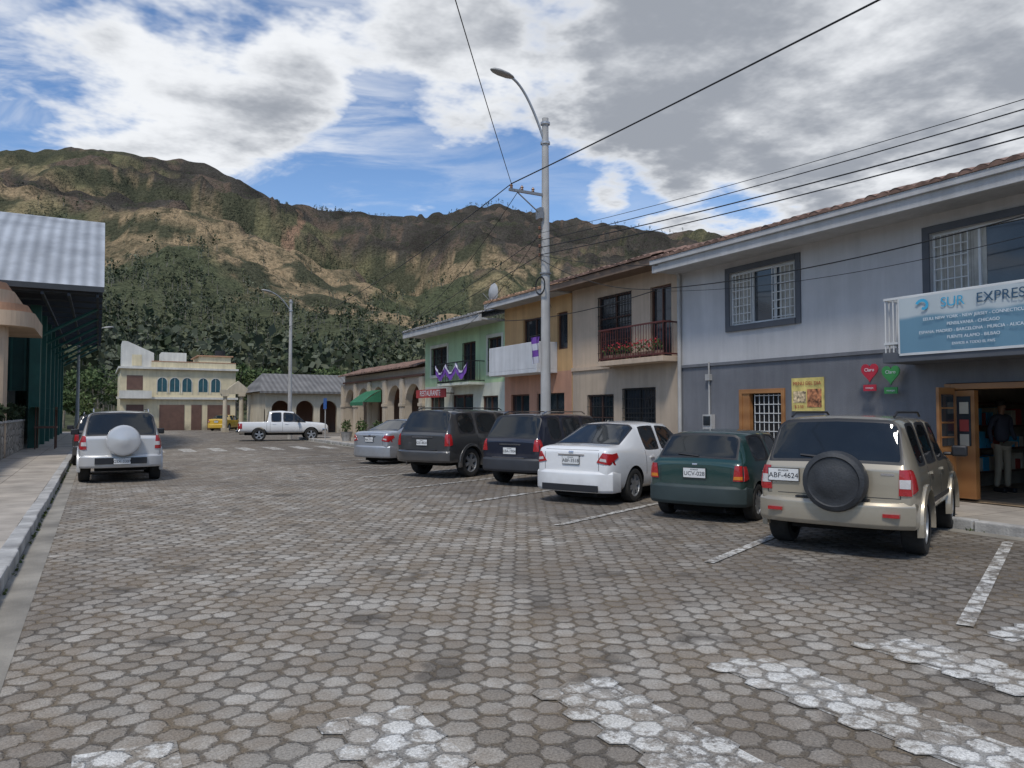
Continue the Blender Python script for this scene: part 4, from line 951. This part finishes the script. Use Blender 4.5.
def st_sedan(L,H,bt,dk): return [(0,.82,.32,dk-.13,dk-.09,.70),(.05,.91,.28,dk-.03,dk+.0,.76),(.22,.97,.24,dk-.015,dk+.03,.79),(.56,1,.2,dk-.02,dk+.045,.81),(1.28,1,.2,bt+.01,H-.035,.70),(1.40,1,.2,bt+.005,H-.005,.715),(2.02,1,.2,bt,H+.015,.73),(2.11,1,.2,bt,H+.015,.73),(2.75,1,.2,bt-.01,H-.03,.71),(3.50,1,.22,bt-.02,bt+.05,.80),(4.02*L/4.45,.98,.24,.80,.86,.76),(L-.06,.92,.26,.68,.73,.68),(L,.84,.30,.56,.6,.6)]
def sedan(name,loc,hd,W,L,H,pm,plate,wr=.315):
    return vehicle(name,loc,hd,W,st_sedan(L,H,.94,1.03),[(5,6),(7,8),(8,9)],(3,4),(8,9),.92,2.58,wr,pm,tw=.19,rimstyle=6,
      rearlights=[('tail_light_red',[[(.54,.77),(.81,.72),(.785,.92),(.66,.945)]],redl),('tail_light_clear',[[(.60,.80),(.73,.78),(.72,.83),(.62,.845)]],clrl)],
      sidelights=[('tail_light_wrap',[[(.03,.74),(.30,.86),(.27,.94),(.05,.91)]],redl)],bumper=(-.07,.22,.60,.45,.975),fbumper=(L+.04,.2,.52,.4),
      seams=[(1.38,.5,.94),(2.06,.3,.94),(2.95,.3,.92)],plate=(0,.80,plate,-.002),handles=[(1.55,.80),(2.25,.79)],mirror=(2.98,.95),
      patches=[('trunk_seam','rear',[r4(-.58,-.572,.62,.94),r4(.572,.58,.62,.94),r4(-.57,.57,.985,.991)],.002,blk,(1,)),('plate_garnish','rear',[r4(-.28,.28,.885,.91)],.014,chrome,(1,)),('badge','rear',[r4(-.05,.05,.925,.965)],.01,chrome,(1,))],headl=[(.42,.52),(.74,.55),(.74,.68),(.5,.68)])
W_=sedan('parked_white_sedan',(8.45,11.75),66,1.70,4.40,1.48,pwhite,'ABF-3518')
b=B(); b.box(-.075,-.06,-.6,.6,.24,.36); b.obj('bumper_insert',blk,W_,False,.005)
sedan('parked_silver_sedan',(8.45,23.4),64,1.70,4.35,1.44,psilver,'PBA-7712')
L=4.1
vehicle('parked_dark_suv',(8.83,15.0),66,1.70,st_suv(L,1.64,1.02,.36,.92,.95,.34),SW,(1,2),(8,9),.78,2.55,.345,pblue,tw=.215,rimstyle=5,
  rearlights=[('tail_light_red',[[(.65,.80),(.79,.80),(.77,1.06),(.68,1.06)]],redl)],sidelights=[('tail_light_wrap',[[(.10,.8),(.2,.84),(.17,1.04),(.12,1.04)]],redl)],
  bumper=(-.07,.33,.64,.5,.985),fbumper=(L+.05,.34,.6,.4),bumper_mat=mat('bumper_dark',(.035,.037,.042),.55),rails=3,seams=suvseams(L,1.02),plate=(0,.80,'LBA-1904',-.002),handles=[(1.2,.9),(2.15,.9)],mirror=(2.85,1.06),
  patches=[('tailgate_seam','rear',[r4(-.62,-.613,.66,1.02),r4(.613,.62,.66,1.02)],.002,blk,(1,)),('garnish','rear',[r4(-.3,.3,.93,.96)],.012,chrome,(1,)),('bumper_band','rear',[r4(-.45,.45,.645,.66)],.09,chrome,(1,))],headl=[(.5,.66),(.76,.66),(.76,.8),(.52,.8)])
L=4.65
vehicle('parked_grey_suv',(8.07,18.1),64,1.84,st_suv(L,1.74,1.10,.40,1.0,.95,.30),SW,(1,2),(8,9),.95,2.70,.375,pgrey,tw=.24,rimstyle=6,
  rearlights=[('tail_light_red',[[(.75,.82),(.86,.82),(.845,1.12),(.76,1.12)]],redl)],sidelights=[('tail_light_wrap',[[(.10,.82),(.19,.85),(.18,1.1),(.12,1.1)]],redl)],flare=pgrey,
  bumper=(-.08,.40,.70,.55,.985),fbumper=(L+.05,.36,.66,.4),rails=2,seams=suvseams(L,1.10),plate=(0,.90,'GSE-8820',-.002),handles=[(1.35,.98),(2.4,.98)],belt_trim=[(1.45,3.0,.6,.66)],mirror=(3.2,1.12),
  patches=[('tailgate_seam','rear',[r4(-.72,-.713,.72,1.1),r4(.713,.72,.72,1.1)],.002,blk,(1,)),('garnish','rear',[r4(-.35,.35,1.02,1.05)],.012,chrome,(1,)),('bumper_band','rear',[r4(-.5,.5,.705,.72)],.10,blk,(1,))],headl=[(.55,.72),(.82,.72),(.82,.88),(.57,.88)])
L=4.1
vehicle('parked_silver_suv',(.50,20.7),0,1.80,st_suv(L,1.70,1.06),SW,(1,2),(8,9),.78,2.48,.36,silverw,tw=.235,
  rearlights=[('tail_light_red',[[(.72,.80),(.85,.80),(.83,1.12),(.74,1.12)]],redl),('tail_light_clear',[[(.72,.88),(.84,.88),(.837,.97),(.73,.97)]],clrl)],sidelights=[('tail_light_wrap',[[(.10,.8),(.22,.84),(.18,1.08),(.12,1.08)]],redl)],
  flare=silverw,bumper=(-.06,.36,.66,.5,.985),fbumper=(L+.05,.34,.62,.4),rails=3,seams=suvseams(L,1.05),plate=(-.02,.52,'GSX-3307',-.155),handles=[(1.2,.93),(2.15,.93)],belt_trim=[(1.2,2.75,.56,.62)],mirror=(2.85,1.08),
  cover=(-.04,1.0,.37,silverw,-.10,'hard'),patches=[('bumper_band','rear',[r4(-.55,.55,.45,.6)],.14,blk,(1,))],headl=[(.52,.68),(.8,.68),(.8,.82),(.55,.84)])
vehicle('parked_grey_wagon',(.20,27.2),0,1.78,st_suv(4.2,1.62,1.02),SW,(1,2),(8,9),.80,2.5,.34,pgrey,
  rearlights=[('tail_light_red',[[(.69,.78),(.83,.78),(.80,1.08),(.72,1.08)]],redl)],bumper=(-.06,.34,.64,.5,.985),fbumper=(4.25,.34,.62,.4),rails=3,seams=suvseams(4.2,1.02),plate=(0,.82,'LCB-2201',-.002),mirror=(2.9,1.08),headl=[(.52,.68),(.8,.68),(.8,.82),(.55,.84)])
L=5.0
stp=[(0,.93,.52,1.06,1.07,.88),(.05,.98,.5,1.09,1.10,.90),(.12,1,.48,1.09,1.10,.90),(1.50,1,.46,1.09,1.10,.90),(1.56,1,.46,1.09,1.12,.86),(1.66,1,.44,1.10,1.70,.76),(1.78,1,.44,1.10,1.74,.77),(2.35,1,.44,1.10,1.76,.78),(2.44,1,.44,1.10,1.76,.78),(3.05,1,.44,1.09,1.70,.75),(3.70,1,.44,1.06,1.12,.82),(4.4,.99,.46,1.02,1.07,.80),(4.86,.97,.48,.97,1.02,.78),(4.97,.94,.48,.88,.92,.74),(L,.90,.5,.80,.84,.70)]
vehicle('parked_pickup_truck',(8.2,45.0),98,1.80,stp,[(6,7),(8,9),(9,10)],(4,5),(9,10),1.12,2.90,.375,pwhite,tw=.24,bed=(2,3),
  rearlights=[('tail_light_red',[[(.76,.7),(.88,.7),(.88,1.02),(.76,1.02)]],redl)],sidelights=[('tail_light_wrap',[r4(.08,.2,.72,1.02)],redl)],bumper=(-.16,.48,.64,.2,.96),bumper_mat=chrome,fbumper=(L+.06,.46,.72,.4),
  seams=[(1.72,.55,1.1),(2.4,.5,1.1),(3.35,.5,1.07),(1.53,.5,1.08)],handles=[(1.85,.98),(2.55,.98)],mirror=(3.25,1.12),plate=(0,.8,'ABC-4410',-.002),headl=[(.5,.72),(.84,.72),(.84,.9),(.55,.9)])
sedan('yellow_taxi',(9.7,71.5),30,1.68,4.2,1.42,pyel,'AAA-0112')
# ------------------------------------------------------------------ street lamps
def lamp(name,x,y,H,r0,r1,arm,dz,adir=(-1,0)):
    P=root(name,(x,y,.1)); b=B(); b.cyl((0,0,-.1),(0,0,H),r0,r1,16); b.obj('pole',conc,P,True)
    b=B(); pts_=[]
    for i in range(13):
        t=i/12; pts_.append((adir[0]*arm*(t**1.1),adir[1]*arm*(t**1.1),H-.75+ (.75+dz)*math.sin(t*math.pi/2*.9)))
    b.tube(pts_,.035,10); 
    for z in (H-.7,H-.15): b.lathe([(r1+.035,-.03),(r1+.045,-.03),(r1+.045,.03),(r1+.035,.03)],16,(0,0,z),'z')
    b.obj('arm',mat('galvanised',(.4,.41,.42),.45,.6,.15,5),P,True)
    e=Vector(pts_[-1]); d=Vector((adir[0],adir[1],.12)).normalized(); b=B()
    prof_=[(0,.03),(.06,.07),(.2,.11),(.45,.12),(.62,.09),(.72,.03)]
    vs=[]; side=Vector((-d.y,d.x,0)).normalized(); up=Vector((0,0,1)); n=12
    for l,r_ in prof_:
        for k in range(n):
            a=2*math.pi*k/n; s=math.sin(a); vs.append(e+d*(l-.1)+side*r_*1.15*math.cos(a)+up*(r_*.75*s if s>0 else r_*.45*s))
    m=len(prof_)
    b.add(vs,[(i*n+k,i*n+(k+1)%n,(i+1)*n+(k+1)%n,(i+1)*n+k) for i in range(m-1) for k in range(n)]+[tuple(range(n-1,-1,-1)),tuple(range((m-1)*n,m*n))],0)
    b.obj('lamp_head',mat('lamp_housing',(.28,.28,.27),.5,.2,.1),P,True,recalc=True)
    return P
LP=lamp('street_lamp',10.72,17.27,9.75,.155,.09,1.1,.95)
b=B(); b.box(-1.15,.0,-.03,.03,7.55,7.62); b.tube([(-.9,0,7.55),(-.1,0,7.0)],.018,6)
for x in (-1.08,-.75,-.4): b.lathe([(.02,0),(.045,.02),(.03,.05),(.05,.07),(.03,.11),(.012,.13)],10,(x,0,7.62),'z',1)
for z in (5.9,6.15,6.4,6.65): b.lathe([(.03,-.04),(.045,-.02),(.03,0),(.045,.02),(.03,.04)],10,(-.19,0,z),'z',1); b.box(-.2,-.1,-.02,.02,z-.01,z+.01)
b.box(-.24,-.13,-.12,.12,6.9,7.2,0); b.lathe([(.13,-.02),(.16,-.02),(.16,.02),(.13,.02)],16,(0,0,5.4),'z')
b.obj('crossarm_and_insulators',[mat('steel_grey',(.25,.25,.25),.5,.5),mat('insulator',(.2,.09,.05),.25)],LP)
b=B()
for k in range(4):
    rr=.22+.012*k
    b.tube([(-.17,rr*math.cos(R(a)),5.05+rr*math.sin(R(a))) for a in range(0,361,20)],.009,5)
b.obj('cable_coil',blackiron,LP)
lamp('street_lamp',10.4,46.9,8.6,.14,.08,1.3,.35,(-.97,-.2)); lamp('street_lamp',-1.3,62.0,7.2,.13,.08,1.6,.6,(1,0))
lamp('street_lamp',10.72,-22,9.75,.165,.10,1.35,.95)
def wire(p0,p1,sag,r=.011,name='power_line'):
    c=bpy.data.curves.new(name,'CURVE'); c.dimensions='3D'; sp=c.splines.new('POLY'); n=24; sp.points.add(n)
    for i in range(n+1):
        t=i/n; p=Vector(p0).lerp(Vector(p1),t); p.z-=4*sag*t*(1-t); sp.points[i].co=(*p,1)
    c.bevel_depth=r; c.bevel_resolution=1; c.materials.append(bpy.data.materials['black_iron']); link(bpy.data.objects.new(name,c))
wire((9.64,17.27,7.85),(9.64,-22,7.85),.35,.016); wire((9.64,17.27,7.85),(-6.5,-6.3,8.3),.25,.009)
wire((9.64,17.27,7.85),(10.3,46.9,7.0),.5,.013); wire((9.97,17.27,7.85),(12.2,30,5.9),.3,.01)
for z,sg_,r_ in ((6.0,.84,.011),(6.2,.90,.012),(6.4,.88,.009),(6.6,.96,.006)): wire((10.52,17.27,z),(10.52,-22,z),sg_,r_)
for z in (6.0,6.5): wire((10.52,17.27,z),(12.1,44,4.6),.35,.010)
wire((10.52,17.27,6.0),(12.2,14.2,5.35),.1,.008); wire((12.1,14.3,4.75),(12.1,2.0,5.05),.38,.012); wire((12.1,14.3,4.7),(12.1,1.0,4.9),.55,.006); wire((10.52,17.27,5.9),(12.1,14.3,4.75),.25,.01)
wire((12.25,23.0,4.9),(12.1,14.3,4.72),.2,.012); wire((10.52,17.27,6.6),(12.3,26.0,4.9),.3,.008); wire((10.52,17.27,6.2),(12.5,19.8,5.0),.2,.008)
P=root('blue_road_sign',(10.9,40.5,.14)); b=B(); b.cyl((0,0,0),(0,0,2.3),.03,n=10,mi=1); b.box(-.03,-.01,-.3,.3,1.7,2.3,0); b.obj('sign',[mat('sign_blue',(.03,.12,.4),.4),conc],P)
for yy in (33.5,36,38.5): 
    P=root('planter',(11.5,yy,.14)); b=B(); b.lathe([(.001,0),(.22,0),(.3,.45),(.33,.5),(.27,.5),(.24,.4),(.001,.4)],16,(0,0,0),'z',0); leaves(b,(0,0,.8),(.32,.32,.4),160,.08,1,.3); b.obj('pot',[kerbm,lf],P,True)
# ------------------------------------------------------------------ person in shop
def person(name,loc,rz,top,trouser,skin,hair):
    P=root(name,loc,rz)
    def skinned(nm,verts,edges,rad,mt,rooti=0,sub=2):
        me=bpy.data.meshes.new(nm); me.from_pydata(verts,edges,[]); o=bpy.data.objects.new(nm,me); link(o,P)
        md=o.modifiers.new('k','SKIN'); md.use_smooth_shade=True
        if not me.skin_vertices: 
            bm=bmesh.new(); bm.from_mesh(me); bm.verts.layers.skin.verify(); bm.to_mesh(me); bm.free()
        for i,r_ in enumerate(rad): me.skin_vertices[0].data[i].radius=r_
        me.skin_vertices[0].data[rooti].use_root=True
        s=o.modifiers.new('s','SUBSURF'); s.levels=sub; s.render_levels=sub; me.materials.append(mt); return o
    skinned('torso',[(0,0,.93),(0,0,1.12),(0,0,1.32),(0,0,1.43),(0,.17,1.41),(-.03,.24,1.17),(.08,.23,.98),(0,-.17,1.41),(-.03,-.25,1.17),(.04,-.25,.95)],[(0,1),(1,2),(2,3),(3,4),(4,5),(5,6),(3,7),(7,8),(8,9)],[(.12,.15),(.11,.145),(.12,.16),(.08,.09),(.06,.06),(.045,.045),(.035,.035),(.06,.06),(.045,.045),(.035,.035)],top)
    skinned('trousers',[(0,0,.98),(0,.09,.86),(.02,.10,.50),(0,.10,.09),(0,-.09,.86),(.02,-.10,.50),(-.03,-.11,.09)],[(0,1),(1,2),(2,3),(0,4),(4,5),(5,6)],[(.125,.15),(.095,.09),(.065,.065),(.055,.055),(.095,.09),(.065,.065),(.055,.055)],trouser)
    skinned('head',[(0,0,1.44),(0,0,1.52),(.015,0,1.60),(.01,0,1.68)],[(0,1),(1,2),(2,3)],[(.05,.05),(.05,.05),(.085,.07),(.08,.07)],skin)
    b=B(); b.lathe([(.001,.07),(.06,.06),(.09,.02),(.095,-.03),(.08,-.07)],16,(-.015,0,1.70),'z'); b.obj('hair',hair,P,True)
    b=B(); 
    for s in (1,-1): b.box(.085,.1,s*.032-.012,s*.032+.012,1.655,1.668)
    b.box(.083,.092,-.022,.022,1.585,1.593); b.obj('face',inkm,P)
    b=B(); b.add([(.09,-.012,1.61),(.09,.012,1.61),(.115,0,1.615),(.092,0,1.66)],[(0,1,2),(0,2,3),(1,3,2)]); b.obj('nose',skin,P)
    for s,hx in ((1,.09),(-1,.05)):
        hz=.96 if s>0 else .93
        for k in range(5):
            yy=s*(.23 if s>0 else .25); ox=-.028+.014*k
            skinned('finger',[(hx+ox*.6,yy,hz+.0),(hx+ox,yy,hz-.06),(hx+ox+.008,yy-s*.01,hz-.095-(.01 if 0<k<4 else 0))],[(0,1),(1,2)],[(.018,.014),(.009,.009),(.007,.007)],skin,0,1)
    b=B(); 
    for s in (1,-1): b.box(-.08,.19,s*.105-.045,s*.105+.045,0,.08)
    b.obj('shoes',blk,P,False,.025,seg=3)
try: person('person',(15.1,7.8,.16),R(250),mat('shirt_dark',(.045,.05,.07),.8),mat('trousers_khaki',(.36,.30,.21),.8),mat('skin',(.30,.17,.11),.5),mat('hair_black',(.015,.012,.01),.6))
except Exception as ex: print('PERSON ERROR',repr(ex))
